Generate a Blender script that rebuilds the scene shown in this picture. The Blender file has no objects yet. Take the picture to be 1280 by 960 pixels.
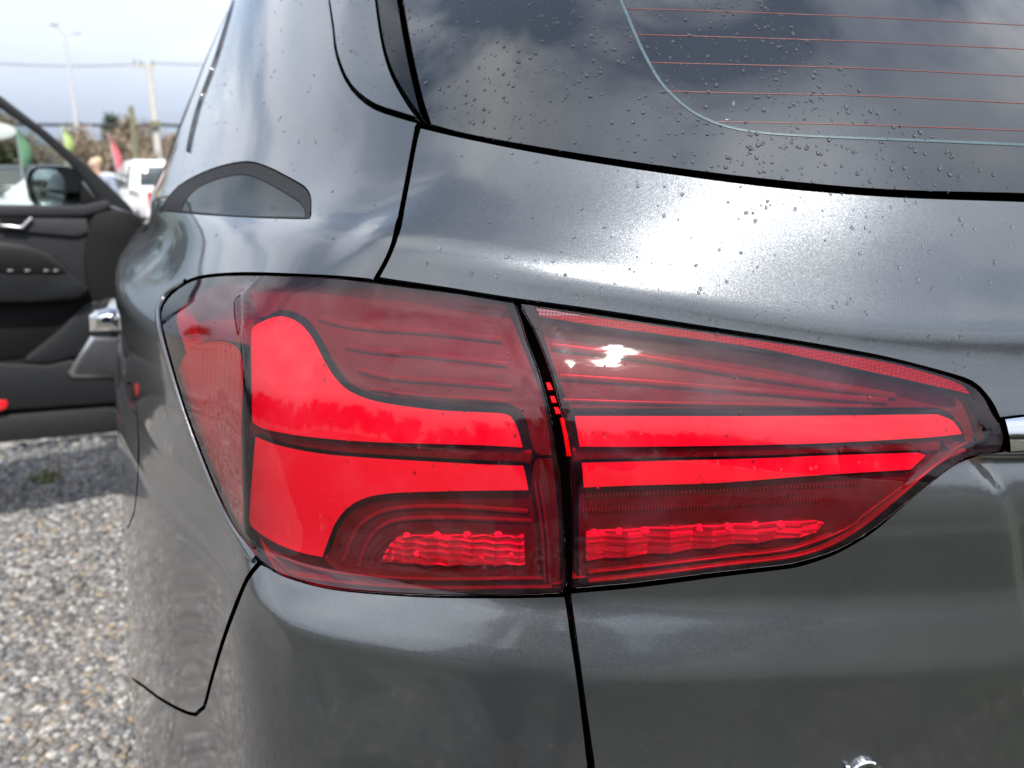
import bpy, bmesh, math, random, time
import numpy as np
from mathutils import Vector, Matrix
from mathutils.bvhtree import BVHTree
from mathutils.geometry import delaunay_2d_cdt
T0 = time.time()
R = math.radians
random.seed(4); RNG = np.random.default_rng(4)
sc = bpy.context.scene
COL = sc.collection

# ------------------------------------------------------------------ camera
CAM_H, PITCH, YAW, FPX = 1.15, 14.2, 24.2, 967.0
cam_d = bpy.data.cameras.new("camera"); cam = bpy.data.objects.new("camera", cam_d); COL.objects.link(cam)
cam_d.sensor_width = 36.0; cam_d.lens = 36.0 * FPX / 1280.0
cam_d.clip_start = 0.02; cam_d.clip_end = 6000
cam.location = (0, 0, CAM_H); cam.rotation_euler = (R(90 - PITCH), 0, R(-YAW))
cam_d.dof.use_dof = True; cam_d.dof.focus_distance = 0.50; cam_d.dof.aperture_fstop = 7.5
sc.camera = cam

# ------------------------------------------------------------------ light
SUN_EL, SUN_AZ = 54.5, 4.5        # azimuth: degrees to the left of straight behind the car
sun_dir = Vector((-math.sin(R(SUN_AZ)) * math.cos(R(SUN_EL)), -math.cos(R(SUN_AZ)) * math.cos(R(SUN_EL)), math.sin(R(SUN_EL))))
sl = bpy.data.lights.new("sun", 'SUN'); sl.energy = 3.8; sl.angle = R(0.53); sl.color = (1.0, 0.955, 0.89)
so = bpy.data.objects.new("sun", sl); COL.objects.link(so); so.rotation_euler = sun_dir.to_track_quat('Z', 'Y').to_euler()
so.location = (0, -4, 8)

sc.view_settings.view_transform = 'Standard'; sc.view_settings.look = 'None'
sc.view_settings.gamma = 1.0; sc.view_settings.exposure = 0.80
sc.render.engine = 'CYCLES'
sc.cycles.max_bounces = 10; sc.cycles.transparent_max_bounces = 16; sc.cycles.glossy_bounces = 5
sc.cycles.transmission_bounces = 6; sc.cycles.sample_clamp_indirect = 6; sc.cycles.caustics_reflective = False
sc.cycles.use_denoising = True

CLOUD_X, CLOUD_Y = 0.62, -0.46
world = bpy.data.worlds.new("World"); sc.world = world; world.use_nodes = True
def build_world():
    nt = world.node_tree; nt.nodes.clear(); N = nt.nodes.new; L = nt.links.new
    out = N('ShaderNodeOutputWorld'); bg = N('ShaderNodeBackground'); bg.inputs[1].default_value = 0.1
    sky = N('ShaderNodeTexSky'); sky.sky_type = 'NISHITA'; sky.sun_disc = False
    sky.sun_elevation = R(SUN_EL); sky.sun_rotation = R(180 + SUN_AZ); sky.air_density = 1.2; sky.dust_density = 1.5; sky.ozone_density = 1.5
    tc = N('ShaderNodeTexCoord'); sep = N('ShaderNodeSeparateXYZ'); L(tc.outputs['Generated'], sep.inputs[0])
    def m(op, a, b=None, c=None):
        n = N('ShaderNodeMath'); n.operation = op
        for i, v in enumerate((a, b, c)):
            if v is None: continue
            if isinstance(v, (int, float)): n.inputs[i].default_value = v
            else: L(v, n.inputs[i])
        return n.outputs[0]
    def ramp(v, pts):
        r = N('ShaderNodeValToRGB'); L(v, r.inputs[0]); e = r.color_ramp.elements
        while len(e) < len(pts): e.new(0.5)
        for k, (p, c) in enumerate(pts):
            e[k].position = p; e[k].color = (c, c, c, 1) if not isinstance(c, tuple) else (*c, 1)
        return r.outputs[0]
    def mix(f, a, b):
        n = N('ShaderNodeMix'); n.data_type = 'RGBA'
        for i, v in ((0, f), (6, a), (7, b)):
            if isinstance(v, tuple): n.inputs[i].default_value = (*v, 1)
            elif isinstance(v, (int, float)): n.inputs[i].default_value = v
            else: L(v, n.inputs[i])
        return n.outputs[2]
    zz = m('MAXIMUM', sep.outputs[2], 0.0)
    zp = m('ADD', zz, 0.22)
    cx = m('ADD', m('DIVIDE', sep.outputs[0], zp), CLOUD_X); cy = m('ADD', m('DIVIDE', sep.outputs[1], zp), CLOUD_Y)
    cmb = N('ShaderNodeCombineXYZ'); L(cx, cmb.inputs[0]); L(cy, cmb.inputs[1]); cmb.inputs[2].default_value = 7.5  # which part of the cloud field is overhead
    n1 = N('ShaderNodeTexNoise'); n1.inputs['Scale'].default_value = 0.8; n1.inputs['Detail'].default_value = 8; n1.inputs['Roughness'].default_value = 0.56; n1.inputs['Distortion'].default_value = 0.35
    L(cmb.outputs[0], n1.inputs['Vector'])
    n2 = N('ShaderNodeTexNoise'); n2.inputs['Scale'].default_value = 2.3; n2.inputs['Detail'].default_value = 6; n2.inputs['Roughness'].default_value = 0.5
    L(cmb.outputs[0], n2.inputs['Vector'])
    mask = ramp(n1.outputs[0], [(0.445, 0.12), (0.515, 0.88), (0.58, 1.0)])
    shade = ramp(n2.outputs[0], [(0.28, (6.2, 6.9, 8.2)), (0.50, (8.8, 9.2, 10.0)), (0.72, (12.5, 12.5, 12.6))])
    # clouds scatter forward: those near the sun are brighter
    dot = N('ShaderNodeVectorMath'); dot.operation = 'DOT_PRODUCT'; L(tc.outputs['Generated'], dot.inputs[0]); dot.inputs[1].default_value = sun_dir
    glow = m('ADD', m('MULTIPLY', m('POWER', m('MAXIMUM', dot.outputs['Value'], 0.0), 14.0), 1.6), 0.95)
    vs = N('ShaderNodeVectorMath'); vs.operation = 'SCALE'; L(shade, vs.inputs[0]); L(glow, vs.inputs['Scale'])
    c = mix(mask, sky.outputs[0], vs.outputs[0])
    hz = ramp(zz, [(0.0, 0.97), (0.13, 0.93), (0.32, 0.0)])
    hc = ramp(zz, [(0.0, (2.6, 3.05, 3.9)), (0.06, (2.9, 3.4, 4.3)), (0.11, (4.2, 4.7, 5.6)), (0.20, (7.0, 7.3, 8.0))])
    c = mix(hz, c, hc)
    L(c, bg.inputs[0]); L(bg.outputs[0], out.inputs[0])
build_world()

# ------------------------------------------------------------------ material helpers
class NT:
    def __init__(s, name):
        s.m = bpy.data.materials.new(name); s.m.use_nodes = True; s.t = s.m.node_tree; s.t.nodes.clear()
        s.out = s.N('ShaderNodeOutputMaterial')
    def N(s, k): return s.t.nodes.new(k)
    def L(s, a, b): s.t.links.new(a, b)
    def put(s, n, i, v):
        if v is None: return
        if hasattr(v, 'links'): s.L(v, n.inputs[i])
        elif isinstance(v, tuple) and len(v) == 3 and n.inputs[i].type == 'RGBA': n.inputs[i].default_value = (*v, 1)
        else: n.inputs[i].default_value = v
    def pr(s, **k):
        n = s.N('ShaderNodeBsdfPrincipled')
        names = dict(base='Base Color', rough='Roughness', metal='Metallic', ior='IOR', spec='Specular IOR Level', coat='Coat Weight', coatr='Coat Roughness', normal='Normal', coatn='Coat Normal', trans='Transmission Weight', emit='Emission Color', emits='Emission Strength', alpha='Alpha', sheen='Sheen Weight', sss='Subsurface Weight')
        for a, v in k.items(): s.put(n, names[a], v)
        return n
    def noise(s, scale, detail=4, rough=.5, vec=None, out=0):
        n = s.N('ShaderNodeTexNoise'); n.inputs['Scale'].default_value = scale; n.inputs['Detail'].default_value = detail; n.inputs['Roughness'].default_value = rough
        s.L(vec if vec is not None else s.obj(), n.inputs['Vector']); return n.outputs[out]
    def vor(s, scale, out='Distance', vec=None, feature='F1', rnd=1):
        n = s.N('ShaderNodeTexVoronoi'); n.feature = feature; n.inputs['Scale'].default_value = scale; n.inputs['Randomness'].default_value = rnd
        s.L(vec if vec is not None else s.obj(), n.inputs['Vector']); return n.outputs[out]
    def obj(s):
        if not hasattr(s, '_o'): s._o = s.N('ShaderNodeTexCoord').outputs['Object']
        return s._o
    def ramp(s, v, pts):
        r = s.N('ShaderNodeValToRGB'); s.L(v, r.inputs[0]); e = r.color_ramp.elements
        while len(e) < len(pts): e.new(.5)
        for k, (p, c) in enumerate(pts):
            e[k].position = p; e[k].color = (c, c, c, 1) if not isinstance(c, tuple) else (*c, 1)
        return r.outputs[0]
    def mix(s, f, a, b, mode='MIX'):
        n = s.N('ShaderNodeMix'); n.data_type = 'RGBA'; n.blend_type = mode
        s.put(n, 0, f); s.put(n, 6, a); s.put(n, 7, b); return n.outputs[2]
    def math(s, op, a, b=None):
        n = s.N('ShaderNodeMath'); n.operation = op; s.put(n, 0, a); s.put(n, 1, b); return n.outputs[0]
    def bump(s, h, st=.2, d=.01, nrm=None):
        n = s.N('ShaderNodeBump'); n.inputs['Strength'].default_value = st; n.inputs['Distance'].default_value = d; s.L(h, n.inputs['Height'])
        if nrm is not None: s.L(nrm, n.inputs['Normal'])
        return n.outputs[0]
    def attr(s, name):
        n = s.N('ShaderNodeAttribute'); n.attribute_name = name; return n.outputs['Color']
    def fin(s, sh, disp=None):
        s.L(sh.outputs[0] if hasattr(sh, 'outputs') else sh, s.out.inputs[0]); return s.m
M = {}
def simple(name, base, rough=.5, metal=0, var=.12, scale=30, bump=0, **k):
    t = NT(name); n = t.noise(scale, 5, .6)
    lo = tuple(c * (1 - var) for c in base); hi = tuple(min(1, c * (1 + var)) for c in base)
    c = t.ramp(n, [(.3, lo), (.7, hi)])
    if bump: k['normal'] = t.bump(t.noise(scale * 6, 3), bump, .002)
    M[name] = t.fin(t.pr(base=c, rough=rough, metal=metal, **k)); return M[name]

def paint_mat(name='car_paint', base=(.102, .111, .121), far=False):
    t = NT(name)
    o = t.obj()
    fl = t.vor(2600, 'Color', o)                         # metal flakes, each tilted its own way
    sepv = t.N('ShaderNodeVectorMath'); sepv.operation = 'SUBTRACT'; t.L(fl, sepv.inputs[0]); sepv.inputs[1].default_value = (.5, .5, .5)
    sc_ = t.N('ShaderNodeVectorMath'); sc_.operation = 'SCALE'; t.L(sepv.outputs[0], sc_.inputs[0]); sc_.inputs['Scale'].default_value = .115
    g = t.N('ShaderNodeNewGeometry'); ad = t.N('ShaderNodeVectorMath'); ad.operation = 'ADD'; t.L(g.outputs['Normal'], ad.inputs[0]); t.L(sc_.outputs[0], ad.inputs[1])
    nm = t.N('ShaderNodeVectorMath'); nm.operation = 'NORMALIZE'; t.L(ad.outputs[0], nm.inputs[0])
    dirt = t.noise(14, 6, .62)
    film = t.ramp(dirt, [(.35, 0.0), (.75, 1.0)])        # thin dried water film
    base_c = t.mix(t.math('MULTIPLY', film, .10), base, (.30, .29, .27))
    cr = t.ramp(t.noise(55, 4, .6), [(.4, .05), (.8, .12)])
    peel = t.bump(t.noise(180, 2, .5), .012, .002)
    p = t.pr(base=base_c, metal=.85, rough=.30, normal=nm.outputs[0], coat=1.0, coatr=cr, coatn=peel)
    p.inputs['Coat IOR'].default_value = 1.55
    M[name] = t.fin(p)
paint_mat()
simple('black_rubber', (.012, .012, .013), .55, 0, .3, 60)
simple('gap_shade', (.006, .006, .007), .8, 0, .3, 60)
simple('gloss_black', (.008, .009, .011), .06, 0, .3, 40, coat=1.0, coatr=.02)
M['trim_black'] = (lambda t: t.fin(t.pr(base=(.006, .007, .009), rough=.05, ior=1.32, spec=.5)))(NT('trim_black'))
simple('chrome', (.72, .73, .75), .07, 1.0, .03, 40)
def glass_mat(name, tint=(.006, .008, .011)):
    t = NT(name)
    sm = t.ramp(t.noise(9, 5, .65), [(.3, .0), (.8, .03)])
    M[name] = t.fin(t.pr(base=tint, rough=sm, ior=1.52, spec=.75, coat=.4, coatr=.0))
glass_mat('tinted_glass')
simple('seal_rubber', (.014, .015, .017), .7, 0, .3, 200, bump=.5, spec=.25)
M['pane_glass'] = (lambda t: t.fin(t.pr(base=(.030, .037, .042), rough=.07, ior=1.2, spec=.1)))(NT('pane_glass'))

# ------------------------------------------------------------------ object helpers
def link(name, me, mat=None, parent=None, **tags):
    o = bpy.data.objects.new(name, me); COL.objects.link(o)
    if mat is not None: me.materials.append(M[mat] if isinstance(mat, str) else mat)
    if parent is not None:
        o.parent = parent
        if parent.get('world_parts'): o.matrix_parent_inverse = parent.matrix_basis.inverted()
    for k, v in tags.items(): o[k] = v
    return o
def empty(name, loc=(0, 0, 0), rz=0, **tags):
    o = bpy.data.objects.new(name, None); COL.objects.link(o); o.location = loc; o.rotation_euler = (0, 0, rz); o.empty_display_size = .1
    for k, v in tags.items(): o[k] = v
    return o
def mesh(verts, faces, smooth=True, normals=None):
    me = bpy.data.meshes.new("mesh"); me.from_pydata([tuple(map(float, v)) for v in verts], [], [tuple(map(int, f)) for f in faces])
    if smooth: me.polygons.foreach_set('use_smooth', [True] * len(me.polygons))
    me.update()
    if normals is not None: me.normals_split_custom_set_from_vertices([tuple(map(float, n)) for n in normals])
    return me

# ------------------------------------------------------------------ car surface: plan sections (u, metres from the car's centre line round to the left side) x height v
def cubic(xs, ys, xq):
    n = len(xs); h = np.diff(xs); A = np.zeros((n, n)); b = np.zeros(n); A[0, 0] = A[-1, -1] = 1
    for i in range(1, n - 1):
        A[i, i - 1] = h[i - 1]; A[i, i] = 2 * (h[i - 1] + h[i]); A[i, i + 1] = h[i]
        b[i] = 6 * ((ys[i + 1] - ys[i]) / h[i] - (ys[i] - ys[i - 1]) / h[i - 1])
    m = np.linalg.solve(A, b); k = np.clip(np.searchsorted(xs, xq) - 1, 0, n - 2); d = xq - xs[k]; e = xs[k + 1] - xq
    return (m[k] * e ** 3 + m[k + 1] * d ** 3) / (6 * h[k]) + (ys[k] / h[k] - m[k] * h[k] / 6) * e + (ys[k + 1] / h[k] - m[k + 1] * h[k] / 6) * d
def pchip(xs, ys, xq):
    h = np.diff(xs); s = np.diff(ys) / h; d = np.zeros(len(xs)); d[0], d[-1] = s[0], s[-1]
    for i in range(1, len(xs) - 1):
        if s[i - 1] * s[i] > 0:
            w1 = 2 * h[i] + h[i - 1]; w2 = h[i] + 2 * h[i - 1]; d[i] = (w1 + w2) / (w1 / s[i - 1] + w2 / s[i])
    k = np.clip(np.searchsorted(xs, xq) - 1, 0, len(xs) - 2); t = (xq - xs[k]) / h[k]
    return (2*t**3-3*t**2+1)*ys[k] + (t**3-2*t**2+t)*h[k]*d[k] + (-2*t**3+3*t**2)*ys[k+1] + (t**3-t**2)*h[k]*d[k+1]
def smooth1(a, sig):
    r = int(sig * 4); k = np.exp(-.5 * (np.arange(-r, r + 1) / sig) ** 2); k /= k.sum()
    return np.convolve(np.pad(a, r, mode='edge') if False else np.concatenate([2*a[0]-a[r:0:-1], a, 2*a[-1]-a[-2:-r-2:-1]]), k, mode='valid')
XC = 0.83                                               # the car's centre line
low = np.array([(XC + .24, .275), (XC, .262), (.60, .283), (.474, .313), (.347, .356), (.22, .408), (.13, .463), (.078, .503), (.049, .535), (.030, .60), (.003, .70), (-.03, .85), (-.055, 1.05), (-.072, 1.35), (-.078, 1.7), (-.075, 2.1), (-.068, 2.6), (-.055, 3.1)])
high = np.array([(XC + .24, .275), (XC, .262), (.60, .283), (.474, .313), (.347, .354), (.225, .405), (.152, .460), (.112, .505), (.082, .555), (.055, .62), (.023, .72), (-.018, .87), (-.05, 1.06), (-.072, 1.35), (-.078, 1.7), (-.075, 2.1), (-.068, 2.6), (-.055, 3.1)])
_ds = np.concatenate([[0], np.cumsum(np.linalg.norm(np.diff(low, axis=0), axis=1))])
UST = _ds - _ds[1]                                      # u = 0 on the centre line
UT = np.arange(UST[0], UST[-1], .001)
XL, YL = smooth1(cubic(UST, low[:, 0], UT), 7), smooth1(cubic(UST, low[:, 1], UT), 7)
XH, YH = smooth1(cubic(UST, high[:, 0], UT), 12), smooth1(cubic(UST, high[:, 1], UT), 12)
rows = np.array([  # v, gx, gy, roundness
    (.10, .010, .060, 0), (.22, -.035, .000, 0), (.35, -.045, -.022, 0), (.57, -.032, -.026, 0), (.70, -.026, -.026, 0), (.832, -.019, -.0240, 0), (.848, -.0165, -.0235, 0), (.854, -.0145, -.0215, 0), (.872, -.008, -.0110, 0), (.893, -.001, .001, 0),
    (.93, 0, .0015, 0), (.97, 0, .005, 0), (1.01, .001, .0115, .05), (1.04, .004, .0190, .15), (1.07, .013, .0275, .4), (1.09, .025, .0312, .62), (1.105, .035, .0330, .78), (1.112, .041, .0356, .85), (1.125, .055, .0420, 1), (1.16, .084, .0580, 1), (1.19, .102, .0730, 1),
    (1.215, .114, .0872, 1), (1.245, .128, .1070, 1), (1.285, .147, .1380, 1), (1.34, .174, .1860, 1), (1.46, .232, .302, 1), (1.62, .33, .478, 1), (1.70, .42, .63, 1)])
rows2 = np.array([(.10, .012), (.22, -.035), (.35, -.045), (.57, -.030), (.72, -.022), (.84, -.013), (.855, -.006), (.90, .000), (.97, .001), (1.02, .004), (1.035, .016), (1.074, .060), (1.090, .066), (1.125, .070), (1.16, .087), (1.19, .103), (1.26, .136), (1.46, .232), (1.62, .33), (1.70, .42)])
VT = np.arange(.10, 1.70, .001)
GX, GY, GR = [smooth1(pchip(rows[:, 0], rows[:, k], VT), 1.8) for k in (1, 2, 3)]
rows3 = np.array([r[:2] for r in rows if r[0] < 1.08 or r[0] > 1.18] + [(1.09, .0170), (1.1055, .0205), (1.112, .0255), (1.125, .0420), (1.16, .0800)]); rows3 = rows3[np.argsort(rows3[:, 0])]
GX3 = smooth1(pchip(rows3[:, 0], rows3[:, 1], VT), 1.8)
GX2 = smooth1(pchip(rows2[:, 0], rows2[:, 1], VT), 3.0)
def ist(k): return UST[k]
def table(xs, ys, q): return pchip(np.array(xs, float), np.array(ys, float), q)
AX = np.clip(table([UST[0], 0, ist(3), ist(5), UST[-1]], [0, 0, .25, 1, 1], UT), 0, 1)
AY = np.clip(table([UST[0], ist(8), ist(10), ist(13), UST[-1]], [1, 1, .7, .25, .2], UT), 0, 1)
AW = np.clip(table([UST[0], ist(9), ist(12), UST[-1]], [0, 0, 1, 1], UT), 0, 1)
AWL = np.clip(table([UST[0], ist(7), ist(9), UST[-1]], [0, 0, 1, 1], UT), 0, 1); AC = np.clip(table([UST[0], .785, .84, UST[-1]], [1, 1, 0, 0], UT), 0, 1); VL = np.clip((.955 - VT) / .02, 0, 1)
AYL = np.clip(table([UST[0], .62, .74, .81, ist(8), ist(10), UST[-1]], [.48, .52, .72, .95, .8, 0, 0], UT), 0, 1)
ZK = table([UST[0], 0, .45, .57, .72, .80, UST[-1]], [-.010, -.010, -.010, -.006, .004, .008, .008], UT)      # the crease above the lamp climbs towards the corner
GYL = np.where(VT < .93, GY, 0.0); GYH = GY - GYL
ZC = table([UST[0], 0, ist(3), ist(5), ist(7), UST[-1]], [-.056, -.056, -.040, -.010, 0, 0], UT)     # shut lines sink towards the centre
ZL = table([UST[0], 0, ist(3), ist(5), ist(7), ist(8), ist(10), UST[-1]], [-.035, -.035, -.022, -.008, .012, .022, .03, .03], UT)
WZ = table([.1, .93, 1.03, 1.70], [0, 0, 1, 1], VT)
WL = np.exp(-.5 * ((VT - .850) / .03) ** 2); WK = np.exp(-.5 * ((VT - 1.108) / .022) ** 2)
def S(u, v):
    i = np.interp; neg = u < 0; u = np.abs(u)
    w = i(v, VT, GR); vl = i(v, VT, VL); aw = vl * i(u, UT, AWL) + (1 - vl) * i(u, UT, AW); ac = i(u, UT, AC)
    x = (1 - w) * i(u, UT, XL) + w * i(u, UT, XH) + ((1 - aw) * ((1 - ac) * i(v, VT, GX) + ac * i(v, VT, GX3)) + aw * i(v, VT, GX2)) * i(u, UT, AX)
    y = (1 - w) * i(u, UT, YL) + w * i(u, UT, YH) + i(v, VT, GYH) * i(u, UT, AY) + i(v, VT, GYL) * i(u, UT, AYL)
    z = v + i(u, UT, ZC) * i(v, VT, WZ) + i(u, UT, ZL) * i(v, VT, WL) + i(u, UT, ZK) * i(v, VT, WK)
    # licence plate recess on the tailgate: a step in, past a line that leans to the right as it falls
    k = 1 / (1 + np.exp(np.clip(-((.347 - (1.011 - v) * .35) - u) / .0032, -40, 40))) * np.clip((1.018 - v) / .012, 0, 1)
    y = y + .009 * k
    x = np.where(neg, 2 * XC - x, x)
    return np.stack([x, y, z], -1)
def SN(u, v, e=.004):
    a = S(u + e, v) - S(u - e, v); b = S(u, v + e) - S(u, v - e); n = np.cross(b, a)
    return n / np.linalg.norm(n, axis=-1, keepdims=True)
def SO(u, v, off): return S(u, v) + SN(u, v) * off if off else S(u, v)

# pixel of the photograph -> ray
_cy, _sy, _cp, _sp = math.cos(R(YAW)), math.sin(R(YAW)), math.cos(R(PITCH)), math.sin(R(PITCH))
CAMP = np.array([0, 0, CAM_H])
def rays(px):
    px = np.asarray(px, float); a = (px[:, 0] - 640); b = (480 - px[:, 1]); f = np.full(len(px), FPX)
    h = f * _cp + b * _sp; up = b * _cp - f * _sp
    d = np.stack([a * _cy + h * _sy, -a * _sy + h * _cy, up], -1)
    return d / np.linalg.norm(d, axis=1, keepdims=True)
_bv = {}
def bvh(off):
    k = round(off, 4)
    if k not in _bv:
        us = np.arange(-.2, 2.80, .012); vs = np.arange(.14, 1.66, .012); U, V = np.meshgrid(us, vs, indexing='ij')
        P = SO(U.ravel(), V.ravel(), off); nv = len(vs)
        i, j = np.meshgrid(np.arange(len(us) - 1), np.arange(nv - 1), indexing='ij'); q = (i * nv + j).ravel()
        F = np.stack([q, q + nv, q + nv + 1, q + 1], -1)
        _bv[k] = (BVHTree.FromPolygons(P.tolist(), F.tolist()), U.ravel()[q] + .006, V.ravel()[q] + .006)
    return _bv[k]
def px2uv(px, off=0.0):
    px = np.array(px, float); tr, fu, fv = bvh(off); u, v, s = [], [], []
    D = rays(px)
    for k in range(len(px)):
        for q in range(30):
            loc, n, idx, dist = tr.ray_cast(Vector(CAMP), Vector(D[k]))
            if idx is not None: break
            px[k, 0] += 2; D[k] = rays(px[k:k + 1])[0]
        if q: print('nudged', k, q * 2, px[k])
        if idx is None: raise RuntimeError("pixel misses the body: %s" % (px[k],))
        u.append(fu[idx]); v.append(fv[idx]); s.append(dist)
    u, v, s = map(np.array, (u, v, s))
    for _ in range(6):
        P = SO(u, v, off); e = .001
        Ju = (SO(u + e, v, off) - P) / e; Jv = (SO(u, v + e, off) - P) / e
        J = np.stack([Ju, Jv, -D], -1); r = (CAMP + D * s[:, None]) - P
        dx = np.linalg.solve(J, r[..., None])[..., 0]; dx = np.clip(dx, -.02, .02)
        u = u + dx[:, 0]; v = v + dx[:, 1]; s = s + dx[:, 2]
    return np.stack([u, v], -1)
def crom(pts, step=9.0, closed=False):
    """smooth polyline through pixel points; a point given as (x, y, 1) is a corner"""
    P = [np.array(p[:2], float) for p in pts]; cor = [len(p) > 2 for p in pts]; n = len(P); out = []
    segs = n if closed else n - 1
    for i in range(segs):
        p1, p2 = P[i], P[(i + 1) % n]
        p0 = P[(i - 1) % n] if (closed or i > 0) and not cor[i] else 2 * p1 - p2
        p3 = P[(i + 2) % n] if (closed or i + 2 < n) and not cor[(i + 1) % n] else 2 * p2 - p1
        d = np.linalg.norm(p2 - p1) + 1e-9; k = max(1, int(d / step))
        m1 = (p2 - p0) / 2; m2 = (p3 - p1) / 2
        l1, l2 = np.linalg.norm(m1) + 1e-9, np.linalg.norm(m2) + 1e-9; m1 *= min(1, 1.2 * d / l1); m2 *= min(1, 1.2 * d / l2)
        for t in np.arange(k) / k:
            out.append((2*t**3-3*t**2+1)*p1 + (t**3-2*t**2+t)*m1 + (-2*t**3+3*t**2)*p2 + (t**3-t**2)*m2)
    if not closed: out.append(P[-1])
    return np.array(out)
def L_px(pts, off=0.0, closed=False, step=9.0): return px2uv(crom(pts, step, closed), off)
def dens(loop, step):
    out = []
    for i in range(len(loop)):
        a, b = loop[i], loop[(i + 1) % len(loop)]; d = np.linalg.norm(b - a)
        if d < 1e-5: continue
        k = max(1, int(math.ceil(d / step))); out += [a + (b - a) * t for t in np.arange(k) / k]
    return np.array(out)
def area(l): return .5 * np.sum(l[:, 0] * np.roll(l[:, 1], -1) - np.roll(l[:, 0], -1) * l[:, 1])
def inset(l, d):
    e = np.roll(l, -1, 0) - l; e /= np.linalg.norm(e, axis=1, keepdims=True) + 1e-12; n = np.stack([-e[:, 1], e[:, 0]], -1)
    m = n + np.roll(n, 1, 0); m /= np.maximum(np.linalg.norm(m, axis=1, keepdims=True), .35) ; c = np.maximum((m * n).sum(1, keepdims=True), .5)
    return l + m / c * d
def inside(pts, loops):
    r = np.zeros(len(pts), bool)
    for l in loops:
        x0, y0 = l[:, 0], l[:, 1]; x1, y1 = np.roll(x0, -1), np.roll(y0, -1)
        for s in range(0, len(pts), 4000):
            p = pts[s:s + 4000]; c = (y0[None] > p[:, 1:2]) != (y1[None] > p[:, 1:2])
            with np.errstate(divide='ignore', invalid='ignore'): xi = (x1 - x0)[None] * (p[:, 1:2] - y0[None]) / (y1 - y0)[None] + x0[None]
            r[s:s + 4000] ^= ((c & (p[:, :1] < xi)).sum(1) % 2).astype(bool)
    return r
def panel(name, loops, mat, parent, off=0.0, gap=0.0, r=.0016, deep=.012, sp=.007, relief=None, fine=None, flat=False):
    """a trimmed piece of the car's skin: filled, given its rolled edge and its return into the shut line. relief(u, v) adds height"""
    L2 = []
    for k, l in enumerate(loops):
        l = dens(np.asarray(l, float), sp if fine is None else fine)
        if (area(l) < 0) != (k > 0): l = l[::-1]
        if gap + r > 0: l = inset(l, gap + r)
        L2.append(l)
    lo, hi = L2[0].min(0), L2[0].max(0)
    gu, gv = np.meshgrid(np.arange(lo[0] + sp / 2, hi[0], sp), np.arange(lo[1] + sp / 2, hi[1], sp), indexing='ij'); g = np.stack([gu.ravel(), gv.ravel()], -1)
    g = g[inside(g, L2)]; B = np.concatenate(L2)
    if len(g):
        dm = np.full(len(g), 9.)
        for s in range(0, len(B), 200): dm = np.minimum(dm, np.sqrt(((g[:, None] - B[None, s:s + 200]) ** 2).sum(-1)).min(1))
        g = g[dm > sp * .45]
    pts = np.concatenate([B, g]); edges = []; c0 = 0
    for l in L2:
        n = len(l); edges += [(c0 + i, c0 + (i + 1) % n) for i in range(n)]; c0 += n
    vo, _, fo, _, _, _ = delaunay_2d_cdt([Vector((float(a), float(b))) for a, b in pts], edges, [], 0, 1e-6)
    vo = np.array([(p[0], p[1]) for p in vo]); fo = np.array([tuple(f) for f in fo])
    fo = fo[inside(vo[fo].mean(1), L2)]
    a, b, c = vo[fo[:, 0]], vo[fo[:, 1]], vo[fo[:, 2]]
    ccw = ((b - a)[:, 0] * (c - a)[:, 1] - (b - a)[:, 1] * (c - a)[:, 0]) > 0
    fo[ccw] = fo[ccw][:, ::-1]
    h = off if relief is None else off + relief(vo[:, 0], vo[:, 1])
    NV = SN(vo[:, 0], vo[:, 1]); PV = S(vo[:, 0], vo[:, 1]) + NV * (h[:, None] if relief is not None else h)
    V = [PV]; Nn = [NV]; F = [tuple(x) for x in fo]; n0 = len(PV)
    if relief is not None:
        e = .0015; u_, v_ = vo[:, 0], vo[:, 1]
        f = lambda a, b: S(a, b) + SN(a, b) * (off + relief(a, b))[:, None]
        n_ = np.cross(f(u_, v_ + e) - f(u_, v_ - e), f(u_ + e, v_) - f(u_ - e, v_)); Nn = [n_ / np.linalg.norm(n_, axis=1, keepdims=True)]
    if deep > 0:
        for l in L2:
            n = len(l); nn = SN(l[:, 0], l[:, 1]); p = S(l[:, 0], l[:, 1]) + nn * (off + (0 if relief is None else relief(l[:, 0], l[:, 1])))[..., None] if relief is not None else SO(l[:, 0], l[:, 1], off)
            tg = np.roll(p, -1, 0) - np.roll(p, 1, 0); tg /= np.linalg.norm(tg, axis=1, keepdims=True) + 1e-12
            od = -np.cross(nn, tg) if False else np.cross(nn, tg); od /= np.linalg.norm(od, axis=1, keepdims=True) + 1e-12
            rings = [(p, nn)]
            for ang in (30, 60, 90):
                s_, c_ = math.sin(R(ang)), math.cos(R(ang)); rings.append((p + od * r * s_ - nn * r * (1 - c_), nn * c_ + od * s_))
            rings.append((p + od * r - nn * deep, od))
            base = n0
            for q, (a_, b_) in enumerate(rings):
                V.append(a_)
                if Nn is not None: Nn.append(b_)
                if q:
                    A = base + (q - 1) * n; Bq = base + q * n
                    F += [(A + i, Bq + i, Bq + (i + 1) % n, A + (i + 1) % n) for i in range(n)]
            n0 = base + len(rings) * n
    V = np.concatenate(V); NN = None if Nn is None else np.concatenate(Nn)
    me = mesh(V, F, not flat, None if flat else NN)
    return link(name, me, mat, parent)
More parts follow.
